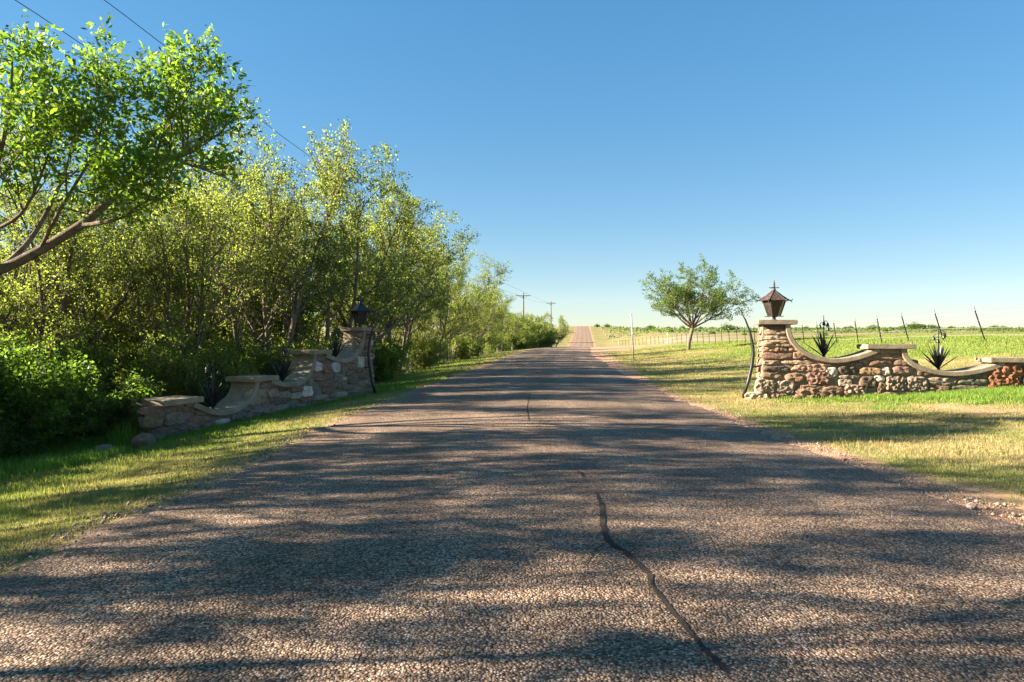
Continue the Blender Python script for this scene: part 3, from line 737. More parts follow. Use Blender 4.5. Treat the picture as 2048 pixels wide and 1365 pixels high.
ELM = dict(kids=[11, 7, 6], len=[2.5, 1.05, .5], ang=[38, 42, 48], start=[.25, .15, .1], rad=[.032, .012, .005], seg=[6, 4, 3], sides=[6, 4, 3, 3], wob=.13, trop=.06, leaf_from=2, leaves=[0, 0, 6, 21], taper=.5, minz=-.35)
def elm(seed, nst, H, tilt, dens=1.0):
    T = Tree(seed); C = dict(ELM); C['leaves'] = [0, 0, int(4 * dens), int(15 * dens)]
    for k in range(nst):
        az = 6.283 * k / nst + T.r.uniform(-.5, .5); tl = R(T.r.uniform(*tilt)); d = (math.sin(tl) * math.cos(az), math.sin(tl) * math.sin(az), math.cos(tl))
        h = H * T.r.uniform(.75, 1.05); P = T.path((math.cos(az) * .18, math.sin(az) * .18, -.15), d, h * .86, 9, .10, .05)
        T.limb(P, T.r.uniform(.06, .10), .012, 0, C)
    return T
elms = []
for sd, nst, H, tilt, dens in [(11, 6, 7.6, (6, 28), .72), (12, 6, 7.2, (10, 34), .72), (13, 5, 8.0, (4, 26), 1.0), (14, 6, 7.0, (12, 38), 1.15)]:
    T = elm(sd, nst, H, tilt, dens); elms.append((T.wood('trunk'), T.crown('crown', .068, .58, sd)))

SHB = dict(kids=[9, 6], len=[.95, .45], ang=[40, 50], start=[.1, .1], rad=[.012, .005], seg=[4, 3], sides=[4, 3, 3], wob=.16, trop=.03, leaf_from=1, leaves=[0, 6, 17], taper=.4, minz=-.4)
def shrub(seed, n, H, size, dens=1.0, tl=(8, 62)):
    T = Tree(seed); C = dict(SHB); C['leaves'] = [0, int(6 * dens), int(17 * dens)]
    for k in range(n):
        az = T.r.uniform(0, 6.28); t_ = R(T.r.uniform(*tl)); d = (math.sin(t_) * math.cos(az), math.sin(t_) * math.sin(az), math.cos(t_))
        P = T.path((math.cos(az) * .15, math.sin(az) * .15, -.1), d, H * T.r.uniform(.6, 1.05), 6, .10, .05)
        T.limb(P, .022, .006, 0, C)
    return T.wood('stems'), T.crown('crown', size, .6, seed)
shr = [shrub(21, 17, 2.2, .075, 1.1), shrub(22, 14, 2.0, .062, 1.1), shrub(23, 20, 2.4, .085, 1.2)]
mini = shrub(24, 8, 1.0, .16, .35)

G_ROW = 'trees along the left side of the road'
rnd = random.Random(4)
row = [(-8.6, 17.5, .84), (-7.6, 21.5, .98), (-6.9, 25.5, 1.08), (-6.2, 30.5, 1.06), (-5.7, 36.5, 1.12), (-4.9, 44, 1.02), (-4.3, 54, 1.16), (-3.6, 66, 1.06), (-2.6, 80, 1.02), (-1.4, 96, .92), (.6, 112, .80), (3.9, 126, .78)]
for i, (x, y, sc) in enumerate(row):
    sc *= [1.2, 1.38, 1.24, 1.26][i] if y < 32 else 1.12; x -= 0 if y < 32 else .6
    w_, c_ = elms[(i * 3 + 1) % 4] if y < 32 else elms[2 + i % 2]
    lab = ['slender multi-stemmed olive green tree rising behind the lowest scallop of the shaded wall', 'slender multi-stemmed olive green tree rising behind the middle of the shaded wall', 'tall multi-stemmed olive green tree just beyond the shaded lantern pillar'][i] if y < 27 else 'olive green roadside tree beside the grey wooden fence posts'
    put_tree('roadside_tree', w_, c_, 'leaf_olive', (x, y, float(gz(x, y)) - .05), rnd.uniform(0, 6.28), (sc * rnd.uniform(.92, 1.06), sc * rnd.uniform(.92, 1.06), sc), lab, 'tree', G_ROW if y >= 27 else 'trees behind the shaded wall')
x, y = 8.4, 138
put_tree('roadside_tree', elms[3][0], elms[3][1], 'leaf_olive', (x, y, float(gz(x, y)) - .1), 1.0, (1.0, 1.0, 1.08), 'last round-headed tree at the road edge, below the rising stretch of road', 'tree')
back = [(2.4, 117, .8), (5.2, 131, .85), (.5, 133, .85), (6.6, 145, .8), (-2, 104, .85), (-11.8, 17, .85), (-10.4, 15.0, .78), (-11.6, 23.5, 1.0), (-10.8, 28, 1.05), (-10, 33, 1.0), (-9.6, 40, 1.0), (-9.3, 49, 1.0), (-8.3, 60, 1.0), (-7.5, 74, .95), (-6.5, 90, .9), (-16, 29, .95), (-5, 106, .8), (-2.5, 120, .75)]
for i, (x, y, sc) in enumerate(back):
    sc *= 1.12
    w_, c_ = elms[(i * 5 + 2) % 4]
    put_tree('thicket_tree', w_, c_, 'leaf_olive', (x, y, float(gz(x, y)) - .05), rnd.uniform(0, 6.28), (sc, sc, sc), 'olive green tree deep in the thicket, behind the front row of roadside trees', 'tree', 'trees deep in the thicket')
# high-crowned trees on the verge beside the camera, whose shade falls on the road
high = []; rv = random.Random(12)
for sd in (31, 32):
    T = Tree(sd); C = dict(ELM); C['start'] = [.42, .15, .1]; C['leaves'] = [0, 0, 3, 13]; C['kids'] = [11, 7, 5]
    for k in range(3):
        az = 2.094 * k + T.r.uniform(-.5, .5); tl = R(T.r.uniform(4, 20)); d = (math.sin(tl) * math.cos(az), math.sin(tl) * math.sin(az), math.cos(tl))
        T.limb(T.path((math.cos(az) * .18, math.sin(az) * .18, -.15), d, 8.0 * T.r.uniform(.85, 1.05), 9, .10, .05), T.r.uniform(.08, .12), .012, 0, C)
    high.append((T.wood('trunk'), T.crown('crown', .085, .6, sd)))
for i, (x, y, sc) in enumerate([(-11.6, 6.8, .88), (-10.8, 2.9, .92), (-12.9, 4.5, 1.0), (-14.6, .6, 1.12), (-11.8, -1.6, 1.0), (-15.0, 8.6, 1.0)]):
    w_, c_ = high[i % 2]
    put_tree('verge_tree', w_, c_, 'leaf_olive', (x, y, float(gz(x, y)) - .05), rv.uniform(0, 6.28), sc, 'high-crowned olive green tree on the verge before the shaded wall, shading the near road', 'tree', 'trees shading the near road')

# the near tree leaning in with large leaves
T = Tree(77)
NT = dict(kids=[9, 6, 4], len=[1.15, .68, .36], ang=[48, 45, 48], start=[.22, .15, .1], rad=[.035, .013, .006], seg=[6, 4, 3], sides=[8, 5, 4, 3], wob=.13, trop=.05, leaf_from=2, leaves=[0, 0, 2, 9], taper=.3, minz=-.5)
base = Vector((-10.4, 11.6, 0)); gz0 = float(gz(base.x, base.y)); base.z = gz0 - .1
fork = at(-90, 545, 11.0)
def smooth(P, k=5):
    out = []; Q = [P[0]] + P + [P[-1]]
    for i in range(1, len(Q) - 2):
        for j in range(k):
            t = j / k; a, b, c, d = Q[i - 1], Q[i], Q[i + 1], Q[i + 2]
            out.append(.5 * ((2 * b) + (c - a) * t + (2 * a - 5 * b + 4 * c - d) * t * t + (3 * b - a - 3 * c + d) * t**3))
    return out + [P[-1]]
T.tubes.append((smooth([base, base + Vector((.3, -.1, .9)), base.lerp(fork, .65) + Vector((0, 0, .25)), fork]), list(np.linspace(.19, .14, 16)), 10))
limbs = [
    ([fork, at(0, 540, 11), at(160, 452, 11), at(250, 372, 11), at(330, 322, 10.9), at(375, 306, 10.8), at(410, 268, 10.7)], .10, .02),
    ([at(0, 540, 11), at(60, 480, 11.4), at(110, 390, 11.8), at(150, 290, 12), at(185, 220, 12), at(205, 170, 12)], .05, .010),
    ([fork, at(-40, 420, 10.7), at(0, 310, 10.5), at(20, 200, 10.3), at(25, 120, 10.2)], .055, .010),
    ([at(250, 372, 11), at(290, 290, 11.3), at(330, 245, 11.5), at(360, 215, 11.6), at(375, 195, 11.6)], .05, .010),
    ([at(80, 500, 11), at(120, 420, 10.5), at(190, 300, 10.1), at(210, 210, 9.9)], .035, .008),
    ([fork, at(-160, 380, 11.8), at(-200, 200, 12.3), at(-180, 60, 12.6)], .08, .012),
    ([fork, at(-200, 480, 10.2), at(-280, 330, 9.6), at(-300, 200, 9.2)], .08, .012),
    ([at(160, 452, 11), at(230, 440, 10.6), at(290, 405, 10.4), at(330, 385, 10.2)], .04, .010),
    ([at(-40, 470, 10.8), at(40, 430, 10.4), at(90, 330, 10.1), at(110, 250, 10.0)], .035, .008)]
for k, (P, r0, r1) in enumerate(limbs):
    C = dict(NT); C['start'] = [.45 if k == 0 else .3, .15, .1]; T.limb(smooth(P), r0, r1, 0, C)
shift = Vector((base.x, base.y, 0))
for P, rad, n in T.tubes:
    pass
T.tubes = [([q - shift for q in P], rad, n) for P, rad, n in T.tubes]; T.lp = [q - shift for q in T.lp]
put_tree('leaning_tree', T.wood('trunk'), T.crown('crown', .105, .46, 7, .05), 'leaf_bright', (base.x, base.y, 0), 0, 1.0, 'bright green large-leaved tree with a thick limb leaning over the verge', 'tree')

# lone umbrella-shaped tree on the lawn
T = Tree(91); LX, LY = 13.95, 54.0; lz = float(gz(LX, LY))
LT = dict(kids=[9, 6, 5], len=[1.9, .9, .45], ang=[40, 45, 48], start=[.25, .12, .1], rad=[.04, .015, .007], seg=[5, 4, 3], sides=[7, 4, 3, 3], wob=.12, trop=.015, leaf_from=2, leaves=[0, 0, 3, 9], taper=.35, minz=-.35)
fk = Vector((.32, 0, 1.75)); T.tubes.append((smooth([Vector((0, 0, -.15)), Vector((.05, 0, .6)), Vector((.2, 0, 1.25)), fk]), list(np.linspace(.16, .13, 16)), 8))
for az, el, L_ in [(0, 30, 4.7), (.9, 45, 4.2), (1.9, 48, 3.7), (2.6, 42, 3.9), (3.14, 32, 4.7), (3.6, 42, 4.2), (4.3, 40, 3.8), (5.2, 46, 3.8), (5.8, 50, 4.4), (.4, 68, 4.4), (2.8, 70, 4.2)]:
    d = Vector((math.cos(az) * math.cos(R(el)), math.sin(az) * math.cos(R(el)), math.sin(R(el))))
    T.limb(T.path(fk, d, L_, 8, .10, .0), .075, .012, 0, LT)
put_tree('lone_tree', T.wood('trunk'), T.crown('crown', .115, .55, 9), 'leaf_grey', (LX, LY, lz), 0, 1.0, 'lone spreading umbrella-shaped tree on the lawn beside the wire fence', 'tree')

# shrubs and undergrowth
def put_shrub(i, x, y, sc, lm, label, group, name='shrub'):
    root = empty(name, (x, y, float(gz(x, y)) - .05), rnd.uniform(0, 6.28)); root.scale = (sc, sc, sc * rnd.uniform(.85, 1.1)); tag(root, label, 'shrub', group)
    w_, c_ = (shr + [mini])[i]
    link('stems', w_, M['bark'], root); o = link('crown', c_, M[lm], root); o['kind'] = 'stuff'
shr = [(a_, b_) for a_, b_ in shr]
dark = [(c_.copy()) for _, c_ in shr]
for d_ in dark: d_.materials.clear()
olive = shr; shr_dark = [(shr[i][0], dark[i]) for i in range(3)]
shr = shr_dark
for i, (x, y, sc) in enumerate([(-7.9, 9.6, .95), (-8.9, 10.6, 1.2), (-8.0, 11.2, 1.0), (-9.6, 9.0, 1.1), (-9.4, 12.4, 1.25), (-8.3, 12.6, 1.0), (-7.5, 10.5, .62), (-8.6, 8.6, .9), (-10.8, 10, 1.2)]):
    x -= .75; sc *= .95
    put_shrub(i % 3, x, y, sc, 'leaf_dark', 'dark green leafy shrub in the dense clump beside the low end of the shaded wall', 'shrubs beside the low wall end')
shr = olive
for i, (x, y, sc) in enumerate([(-7.9, 13.6, .8), (-7.5, 15.2, .85), (-7.2, 16.8, .9), (-8.6, 15, 1.1), (-6.8, 18.2, .95), (-6.5, 19.8, 1.0), (-6.1, 21.3, 1.0), (-7.7, 19.4, 1.2), (-9.6, 17, 1.2), (-10.5, 14.2, 1.3), (-12, 13, 1.3), (-11.5, 16.5, 1.3), (-9.3, 20, 1.3), (-13, 18, 1.3), (-7.2, 22.5, 1.2), (-8.8, 23.5, 1.2)]):
    sc *= .82
    put_shrub(i % 3, x, y, sc, 'leaf_olive', 'olive green shrub in the undergrowth close behind the shaded stone wall', 'undergrowth behind the shaded wall')
for i in range(38):
    y = 17 + 1.7 * i; x = -rnd.uniform(.62, .92) * y - (3 if i % 2 else 0); x = max(x, -30)
    if i >= 20: y = 27 + 2.0 * (i - 20); x = -rnd.uniform(.36, .60) * y
    put_shrub(i % 3, x, y, rnd.uniform(1.5, 2.1), 'leaf_olive', 'tall olive bush closing off the thicket, well behind the shaded wall', 'bushes closing off the thicket')
for i in range(40):
    y = 22.5 + 3.0 * i; x = float(rc(y)) - rnd.uniform(7.0, 9.6) - (2.2 if i % 2 else 0) * rnd.random()
    x += 1.6 * float(sstep(85, 115, y))
    put_shrub(i % 3, x, y, (rnd.uniform(.6, 1.0) if i % 3 else rnd.uniform(.9, 1.25)) * (1 + 1.1 * float(sstep(80, 115, y))), 'leaf_olive', 'low olive shrub under the roadside trees along the wooden fence', 'shrubs along the wooden fence')
# small shrubs dotted over the far meadow
spots = [(1743, 330, 5.0), (1838, 300, 6.0), (1870, 330, 4.5), (1462, 250, 5.2), (1540, 340, 3), (1610, 350, 3), (1690, 350, 3.2), (1905, 340, 4), (1985, 350, 4.2), (2010, 330, 4), (1800, 350, 3.2), (1770, 240, 2), (1560, 200, 1.5), (1650, 180, 1.5), (1303, 380, 4.2), (1216, 380, 3.4), (1240, 390, 2.2), (1335, 385, 2.4), (1365, 385, 3.0), (1400, 385, 2.4), (1345, 250, 1.4), (1425, 210, 1.6), (1490, 190, 1.5), (1193, 372, 3.2), (1700, 390, 3.5), (1950, 395, 3.2), (1425, 390, 2.6), (1580, 390, 2.6), (1275, 388, 2.4)]
for (px, y, sc) in spots:
    x = (px - 1024) / FPX * y
    root = empty('meadow_shrub', (x, y, float(gz(x, y)) - .1), rnd.uniform(0, 6.28)); k = sc * .5; root.scale = (k * rnd.uniform(1, 1.5), k, k * rnd.uniform(.75, 1.05))
    tag(root, 'small dark shrub dotted on the far meadow skyline', 'shrub', 'shrubs dotted over the far meadow')
    link('stems', mini[0], M['bark'], root); o = link('crown', mini[1], M['leaf_dark'], root); o['kind'] = 'stuff'

# ------------------------------------------------------------------ fences
fx = herm([(8, 17.2), (26.4, 18.3), (58, 20.3), (80, 21.4), (100, 21.6), (128, 20.8)])
fence = empty('wire_fence', (18.0, 20.0, float(gz(18, 20)))); tag(fence, 'barbed wire fence on leaning dark steel posts with white tips, on the meadow edge', 'fence')
mb = MB()
for s_ in (0, 1):
    mb.box((0, 0, .55) if s_ == 0 else (0, .014, .55), (.026, .004, .70) if s_ == 0 else (.004, .014, .70))
post_me = mb.mesh('post'); mb = MB(); mb.box((0, 0, 1.33), (.027, .006, .09)); tip_me = mb.mesh('tip')
ys = [23.3, 26.4]; 
while ys[-1] < 126: ys.append(ys[-1] + 2.75 + rnd.uniform(-.15, .15))
tops = []
for i, y in enumerate(ys):
    x = float(fx(y)); z = float(gz(x, y)); lean = -R(float(np.interp(y, [22, 27, 32, 38, 55, 100], [21, 20, 15, 10, 5, 3])) + rnd.uniform(-1.5, 1.5))
    o = link('post', post_me, M['tpost'], fence); o.location = Vector((x, y, z)) - fence.location; o.rotation_euler = (0, lean, 0)
    t_ = link('tip', tip_me, M['tip'], o)
    tops.append((Vector((x, y, z)) - fence.location, Vector((math.sin(lean), 0, math.cos(lean)))))
for h in (.25, .55, .85, 1.15):
    mb = MB(); P = []
    for i, (p, d) in enumerate(tops):
        P.append(p + d * h)
        if i + 1 < len(tops): P.append((p + d * h).lerp(tops[i + 1][0] + tops[i + 1][1] * h, .5) - Vector((0, 0, .015)))
    mb.tube(P, .006, 3); mb.build('wire', M['wire'], fence)
# white gate post in that fence line
x, y = at(1335, 684, 100).x, 100.0
mb = MB(); mb.lathe([(.09, -.1), (.085, 1.45), (.10, 1.46), (.10, 1.52), (.03, 1.6)], 8); o = mb.build('gate_post', M['tip']); o.location = (x, y, float(gz(x, y))); tag(o, 'white painted thick post standing in the far wire fence line', 'post')

lf = empty('wooden_post_fence', (float(rc(40)) - 8.2, 40, float(gz(float(rc(40)) - 8.2, 40)))); tag(lf, 'grey wooden post and wire fence along the roadside trees', 'fence')
mb = MB(); mb.tube([(0, 0, -.2), (.01, 0, .5), (0, 0, 1.15)], [.075, .07, .068], 8); wp_me = mb.mesh('post', smooth=False)
tops = []; y = 25.0; i = 0
while y < 118:
    off = np.interp(y, [25, 50, 68, 118], [7.4, 7.4, 7.7, 7.2]); x = float(rc(y)) - off + rnd.uniform(-.15, .15); z = float(gz(x, y))
    o = link('post', wp_me, M['wood'], lf); o.location = Vector((x, y, z)) - lf.location; o.rotation_euler = (R(rnd.uniform(-4, 4)), R(rnd.uniform(-4, 4)), rnd.uniform(0, 6)); s_ = rnd.uniform(.85, 1.15); o.scale = (s_, s_, rnd.uniform(.9, 1.12))
    tops.append(Vector((x, y, z)) - lf.location); y += rnd.uniform(3.2, 4.8)
for h in (.4, .7, 1.0):
    mb = MB(); mb.tube([p + Vector((.07, 0, h)) for p in tops], .004, 3); mb.build('wire', M['wire'], lf)
fo = Vector(((1238 - 1024) / FPX * 190, 190, 0)); fo.z = float(gz(fo.x, fo.y)); ff = empty('far_post_fence', fo); tag(ff, 'pale posts climbing the far hill beside the rising road', 'fence')
for (px, y) in [(1192, 372), (1198, 340), (1203, 310), (1207, 285), (1211, 262), (1217, 240), (1226, 215), (1238, 190)]:
    x = (px - 1024) / FPX * y
    o = link('post', wp_me, M['wood'], ff); o.location = Vector((x, y, float(gz(x, y)))) - fo; o.scale = (1.6, 1.6, 1.45)

# steel marker pole on the lawn
x, y = (1268 - 1024) / FPX * 43, 43.0
root = empty('marker_pole', (x, y, float(gz(x, y)))); tag(root, 'tall bare galvanised steel pole leaning on the lawn beside the dirt drive', 'pole')
mb = MB(); mb.tube([(0, 0, -.2), (-.09, 0, 1.4), (-.18, 0, 2.92)], .045, 10); mb.build('shaft', M['galv'], root, smooth=True)
mb = MB(); mb.lathe([(.05, 0), (.05, .04), (.02, .06)], 10, (-.18, 0, 2.9)); mb.build('top_collar', M['galv'], root)

# cattle guard across the road at the foot of the rise
y = 212.0; root = empty('cattle_guard', (float(rc(y)), y, float(gz(float(rc(y)), y)) + .1)); tag(root, 'dark steel cattle guard across the road at the foot of the hill', 'cattle guard')
for k in range(6):
    mb = MB(); mb.tube([(-3.9, k * .35, .02), (3.9, k * .35 - .9, .02)], .05, 6); mb.build('rail', M['iron'], root)

# ------------------------------------------------------------------ power line
def upole(loc, H, label, arm_z):
    root = empty('utility_pole', loc, R(-8)); tag(root, label, 'utility pole', 'utility poles along the road')
    mb = MB(); mb.tube([(0, 0, -.5), (0, 0, H * .5), (0, 0, H)], [.19, .16, .12], 10); mb.build('shaft', M['pole'], root, smooth=True)
    mb = MB(); mb.box((0, -.16, arm_z), (1.3, .06, .075)); mb.build('crossarm', M['pole'], root)
    for s_ in (-1, 1):
        mb = MB(); mb.tube([(s_ * .75, -.2, arm_z - .05), (0, -.2, arm_z - .55)], .025, 4); mb.build('brace', M['pole'], root)
    for x_ in (-1.18, -.5, .5, 1.18):
        mb = MB(); mb.lathe([(.02, .07), (.02, .12), (.05, .14), (.05, .2), (.03, .24)], 8, (x_, -.16, arm_z)); mb.build('insulator', M['galv'], root)
p1 = (2.1, 126.0); p2 = (10.4, 182.0); p0 = (-15.9, -16.0)
def pole_at(p, topz, label):
    z = float(gz(*p)); upole((p[0], p[1], z), topz - z, label, topz - z - .55); return topz - .35
za = pole_at(p1, 10.3, 'taller utility pole with crossarm, rising above the roadside trees'); zb = pole_at(p2, 12.0, 'smaller far utility pole with crossarm, beside the last roadside tree'); zc = pole_at(p0, 13.2, 'utility pole with crossarm beside the near verge trees')
for k, (a0, dx) in enumerate([((-.717 * 18 - .0, 18), 1.18), ((-.8735 * 18, 18), -1.18)]):
    mids = [(18, 10.4), (29.8 if k == 0 else 31.9, 9.74 if k == 0 else 9.3), (70, 8.9)]
    X0, Y0 = (-.717 * 15 if k == 0 else -.8735 * 15), 18.0; X1, Y1 = p1[0] + dx, p1[1]
    zf = herm([(-16.0, zc), (2, 11.0), (18, 10.4), mids[1], (70, 9.0 if k == 0 else 8.7), (126, za)])
    P = []
    for y in np.linspace(-16, 126, 46):
        x = X0 + (X1 - X0) * (y - Y0) / (Y1 - Y0); P.append((x, y, float(zf(y))))
    mb = MB(); mb.tube(P, .013, 4); o = mb.build('power_cable', M['cable']); tag(o, 'thin dark power cable crossing the sky over the leaning tree', 'cable', 'power cables overhead')
    P = [(X1 + (p2[0] + dx - X1) * t, Y1 + (p2[1] - Y1) * t, za + (zb - za) * t - 1.1 * 4 * t * (1 - t) * .4) for t in np.linspace(0, 1, 12)]
    mb = MB(); mb.tube(P, .013, 4); o = mb.build('power_cable', M['cable']); tag(o, 'thin power cable strung between the two far utility poles', 'cable', 'power cables between the far poles')

# ------------------------------------------------------------------ loose rocks
def rock(loc, size, col, seed, label):
    bm = bmesh.new(); bmesh.ops.create_icosphere(bm, subdivisions=3, radius=1.0); r = np.random.default_rng(seed)
    D = [(Vector(r.normal(0, 1, 3)).normalized(), r.uniform(.55, .95)) for _ in range(12)]
    for v in bm.verts:
        n = v.co.normalized(); k = 1.0
        for d, h in D:
            q = n.dot(d)
            if q > 0: k = min(k, h / q) if q * k > h else k
        v.co = n * (k + r.normal(0, .02) + .16 * mnoise.fractal(n * 2.2 + Vector((seed, 0, 0)), 1.0, 2.1, 4))
        v.co = Vector((v.co.x * size[0], v.co.y * size[1], v.co.z * size[2]))
    me = bpy.data.meshes.new('rock'); bm.to_mesh(me); bm.free(); me.polygons.foreach_set('use_smooth', np.ones(len(me.polygons), dtype=bool))
    o = link('rock', me, M['stone']); o.location = loc; o.color = (*PAL[col], 1); o.rotation_euler = (0, 0, seed); tag(o, label, 'rock'); return o
def ground_at(px, py, Y0=9.0):
    Y = Y0
    for _ in range(40):
        X = (px - 1024) / FPX * Y; Y = .5 * Y + .5 * (CAMZ - float(gz(X, Y))) * FPX / (py - 682.5)
    return Vector((X, Y, float(gz(X, Y))))
q_ = ground_at(206, 908); rock(q_ + Vector((0, 0, .05)), (.17, .14, .12), 'gr', 3, 'rounded grey rock on the grass beside the dark shrubs')
q_ = ground_at(282, 897); rock(q_ + Vector((0, .1, .05)), (.30, .22, .17), 'br', 5, 'brown angular rock at the foot of the low wall end')
q_ = ground_at(238, 915); rock(q_ + Vector((0, 0, .01)), (.11, .09, .05), 'rd', 6, 'small flat reddish rock between the two larger rocks')
q_ = ground_at(1942, 1018, 5); rock(q_ + Vector((0, 0, .015)), (.05, .04, .025), 'wh', 8, 'small pale stone on the dirt at the road edge')

# ------------------------------------------------------------------ grass
def blades(name, X, Y, H, Wd, C, seed, lean=.5, z=None):
    g_ = np.random.default_rng(seed); n = len(X); Z = gz(X, Y) if z is None else z
    Z = Z + (vnoise(X, Y, .8, 21) - .5) * .05 * sstep(HWR + .2, HWR + 1.2, np.abs(X - rc(Y))) - .012
    az = g_.uniform(0, 6.283, n); ln = np.abs(g_.normal(0, lean, n)); la = g_.uniform(0, 6.283, n)
    p = np.stack([X, Y, Z], -1); sd = np.stack([np.cos(az), np.sin(az), az * 0], -1) * (Wd / 2)[:, None]
    tip = np.stack([np.cos(la) * ln, np.sin(la) * ln, np.ones(n)], -1); tip /= np.linalg.norm(tip, axis=1, keepdims=True); tip *= H[:, None]
    V = np.stack([p - sd, p + sd, p + tip * np.array([.9, .9, 1])], 1).reshape(-1, 3)
    me = np_mesh(name, V, np.arange(n * 3).reshape(n, 3)); vcol(me, 'gcol', np.repeat(C, 3, axis=0)); return me
def scatter(n, ymin, ymax, seed, power=2.0):
    """positions in the view wedge with density falling off with distance"""
    g_ = np.random.default_rng(seed); u_ = g_.random(n)
    Y = ymin * (ymax / ymin) ** u_; X = g_.uniform(-.82, .82, n) * Y + g_.normal(0, .3, n)
    return X, Y, g_
def gcolor(X, Y, lush, g_):
    n = len(X); straw = np.array([.37, .285, .14]); oliv = np.array([.18, .21, .06]); gr = np.array([.115, .175, .028]); br = np.array([.17, .27, .04])
    m1 = vnoise(X, Y, .9, 41) * .6 + vnoise(X, Y, 3, 42) * .4; t = np.clip((m1 - .3) / .4 + g_.normal(0, .25, n), 0, 1)[:, None]
    o = X - rc(Y); leftg = ((o < 0) * .35)[:, None]
    c = straw * (1 - t) + oliv * t; c = c * (1 - leftg) + gr * leftg
    l = lush[:, None]; lc = gr + (br - gr) * g_.random((n, 1)); c = c * (1 - l) + lc * l
    return c * g_.uniform(.75, 1.25, (n, 1))
X, Y, g_ = scatter(760000, 2.6, 70, 51)
o = X - rc(Y); dm, lm, rm = masks(X, Y)
eR = HWR + edge_n(Y, 3.0); eL = HWL + edge_n(Y, 40.0)
out = np.where(o > 0, o - eR, -o - eL)
keep = (out > -.03) & (g_.random(len(X)) > dm * .93) & (out < 32)
dxl = X - LW[0].x; dyl = Y - LW[0].y; inl = (dxl * LW[2].x + dyl * LW[2].y); sl = dxl * LW[1].x + dyl * LW[1].y
keep &= ~((inl < -.0) & (inl > -WT) & (sl > -.4) & (sl < 7.85))
keep &= ~((o < 0) & (-o > 8.5) & (Y > 13))
dxr = X - RW[0].x; dyr = Y - RW[0].y; inr = dxr * RW[2].x + dyr * RW[2].y; sr = dxr * RW[1].x + dyr * RW[1].y
keep &= ~((inr < 0) & (inr > -WT) & (sr > -.4) & (sr < 6.3))
X, Y, lm = X[keep], Y[keep], lm[keep]
H = (.022 + .025 * g_.random(len(X))) * (1 + Y / 35) + lm * (.03 + .05 * g_.random(len(X)))
Wd = (.004 + .0035 * g_.random(len(X))) * (1 + Y / 9) * (1 + .5 * lm)
me = blades('grass', X, Y, H, Wd, gcolor(X, Y, lm, g_), 52, .75)
tag(link('grass', me, M['grass']), 'short dry yellow-green grass on the verges and lawn', 'grass', kind='stuff')
print('grass', len(X))

def weeds(name, pts, seed, hmin, hmax, w0, bright, label):
    g_ = np.random.default_rng(seed); X = np.array([p[0] for p in pts]); Y = np.array([p[1] for p in pts]); n = len(X)
    H = g_.uniform(hmin, hmax, n); W_ = w0 * g_.uniform(.6, 1.3, n)
    c = np.array([.12, .20, .028]) * (1 - g_.random((n, 1))) + np.array(bright) * g_.random((n, 1))
    return tag(link(name, blades(name, X, Y, H, W_, np.clip(c, 0, 1), seed, .7), M['grass']), label, 'weeds', kind='stuff')
g2 = np.random.default_rng(61); P = []
for k in range(12000):
    sv = 7.4 * g2.random() ** .75 - .6; ex = .25 + .62 * max(0, sv); nn = g2.random() ** 1.15 * ex + .06
    c_ = wp(W1, sv, nn, 0); q = float(vnoise(c_.x, c_.y, 1.3, 62) * .6 + vnoise(c_.x, c_.y, 4.0, 63) * .4)
    if q < .42 + .10 * nn / ex: continue
    for j in range(9): P.append((c_.x + g2.normal(0, .04), c_.y + g2.normal(0, .04)))
weeds('wall_weeds', P, 63, .03, .14, .016, (.19, .30, .05), 'bright green weeds and grass along the foot of the sunlit wall')
P = []
for k in range(1500):
    sv = g2.uniform(-.8, 8.6); nn = abs(g2.normal(0, .22)) + .03; c_ = wp(W2, sv, nn, 0)
    for j in range(10): P.append((c_.x + g2.normal(0, .03), c_.y + g2.normal(0, .03)))
weeds('shade_grass', P, 64, .03, .11, .009, (.15, .25, .04), 'longer dark green grass along the foot of the shaded wall')
P = []
for k in range(420):
    x = g2.uniform(-8.6, -5.9); y = 8.4 + (x + 8.6) * .55 + g2.normal(0, .28)
    for j in range(22): P.append((x + g2.normal(0, .05), y + g2.normal(0, .05)))
weeds('long_grass', P, 65, .06, .24, .011, (.20, .32, .05), 'long fresh green grass tufts at the edge of the dark shrubs')
# tall seed-headed clump beside the low wall end
q_ = ground_at(243, 893); g3 = np.random.default_rng(66); n = 240
X = q_.x + g3.normal(0, .12, n); Y = q_.y + .15 + g3.normal(0, .12, n)
me = blades('tall_grass_clump', X - q_.x + q_.x, Y, g3.uniform(.2, .52, n), g3.uniform(.008, .018, n), np.array([.16, .24, .035]) * g3.uniform(.7, 1.4, (n, 1)), 67, .22)
o = link('tall_grass_clump', me, M['grass']); tag(o, 'tall sunlit grass clump with seed heads beside the low wall end', 'grass clump')
# leafy weed patches on the lawn behind and before the right wall
P = []
for k in range(260):
    y = g2.uniform(19, 62); x = float(rc(y)) + g2.uniform(6.5, 24)
    if vnoise(x, y, .35, 71) < .50: continue
    for j in range(60): P.append((x + g2.normal(0, .28), y + g2.normal(0, .28)))
weeds('lawn_weeds', P, 72, .04, .13, .035, (.16, .28, .04), 'leafy green weed patches over the lawn behind the sunlit wall')

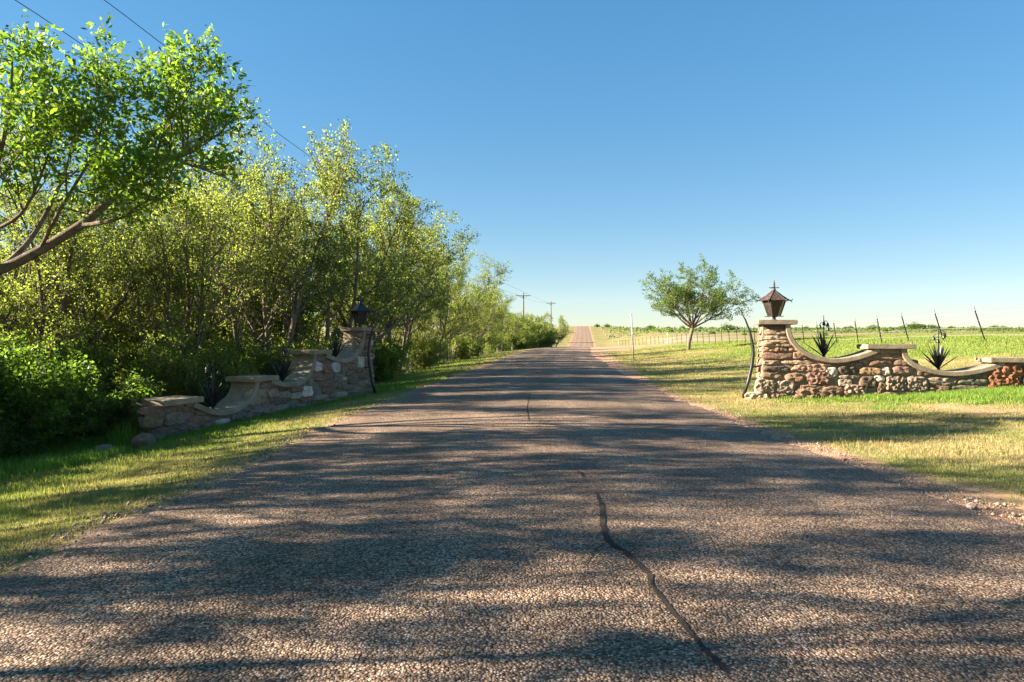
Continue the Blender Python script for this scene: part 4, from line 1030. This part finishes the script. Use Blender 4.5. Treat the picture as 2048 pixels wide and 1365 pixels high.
for o in list(bpy.data.objects):
    if o.type == 'MESH' and o.name.split('.')[0] in ('fence',): pass
X, Y, g_ = scatter(60000, 3, 45, 91)
o = X - rc(Y); out = np.where(o > 0, o - HWR, -o - HWL); tf = vnoise(X, Y, 2.2, 92) * .5 + vnoise(X, Y, 7, 93) * .5
dm, lm, rm = masks(X, Y)
k_ = (out > .3) & (out < 14) & (tf > .60) & (dm < .5) & ~((o < 0) & (-o > 7)) & ~((np.abs((X - RW[0].x) * RW[2].x + (Y - RW[0].y) * RW[2].y + .25) < .3) & (X > 5.8)) & ~((np.abs((X - LW[0].x) * LW[2].x + (Y - LW[0].y) * LW[2].y + .25) < .3) & (X < -3.9))
X, Y, lm = X[k_], Y[k_], lm[k_]; n = len(X)
me = blades('tuft_grass', X, Y, g_.uniform(.05, .12, n) * (1 + Y / 60), g_.uniform(.006, .011, n) * (1 + Y / 12), gcolor(X, Y, np.clip(lm + .25, 0, 1), g_) * .85, 94, .55)
tag(link('tuft_grass', me, M['grass']), 'uneven longer tufts scattered through the lawn', 'grass', kind='stuff')
g5 = np.random.default_rng(95); n = 9000
Y = 2.4 * (24 / 2.4) ** g5.random(n); sdv = np.where(g5.random(n) < .5, 1, -1); X = rc(Y) + sdv * (HWR + np.where(sdv > 0, edge_n(Y, 3.0), edge_n(Y, 40.0)) + g5.normal(.02, .13, n))
sz = g5.uniform(.004, .011, n) * (1 + (g5.random(n) < .05) * 1.2); Z = gz(X, Y) + .012 + sz * .4
O6 = np.array([[1, 0, 0], [-1, 0, 0], [0, 1, 0], [0, -1, 0], [0, 0, .8], [0, 0, -.8]]); F8 = np.array([[0, 2, 4], [2, 1, 4], [1, 3, 4], [3, 0, 4], [2, 0, 5], [1, 2, 5], [3, 1, 5], [0, 3, 5]])
an = g5.uniform(0, 6.28, n); ca, sa = np.cos(an)[:, None], np.sin(an)[:, None]; st = g5.uniform(.6, 1.4, (n, 6, 1))
V = O6[None] * st * sz[:, None, None]; V = np.stack([V[..., 0] * ca - V[..., 1] * sa, V[..., 0] * sa + V[..., 1] * ca, V[..., 2]], -1) + np.stack([X, Y, Z], -1)[:, None]
me = np_mesh('gravel', V.reshape(-1, 3), (F8[None] + 6 * np.arange(n)[:, None, None]).reshape(-1, 3)); vcol(me, 'gcol', np.repeat(np.array([.27, .20, .15]) * g5.uniform(.4, 1.7, (n, 1)), 6, axis=0))
gm = Mat('gravel_chip', rough=.9); gm.color(gm.attr('gcol')); me.materials.append(gm.m)
tag(link('gravel', me), 'loose chippings spilled along the crumbling road edges', 'gravel', kind='stuff')
# low brush along the far skyline
g4 = np.random.default_rng(81); n = 26000
ang = g4.uniform(.06, .84, n); D = g4.uniform(230, 420, n); X = ang * D; Y = D
k_ = (X - rc(Y) > 9) & (vnoise(X, Y, .06, 82) * .6 + vnoise(X, Y, .25, 83) * .4 > .47); X, Y = X[k_], Y[k_]
Z = gz(X, Y) + g4.random(len(X)) ** 2 * .9
me = leaf_mesh('brush', np.stack([X, Y, Z], -1), g4.normal(0, 1, (len(X), 3)), .75, .7, g4, .1); me.materials.append(M['leaf_grey'])
tag(link('brush', me), 'low green brush dotted over the far meadow ridge', 'brush', kind='stuff')
print('objects', len(bpy.data.objects), 'tris', sum(len(m.loops) - 2 * len(m.polygons) for m in bpy.data.meshes))
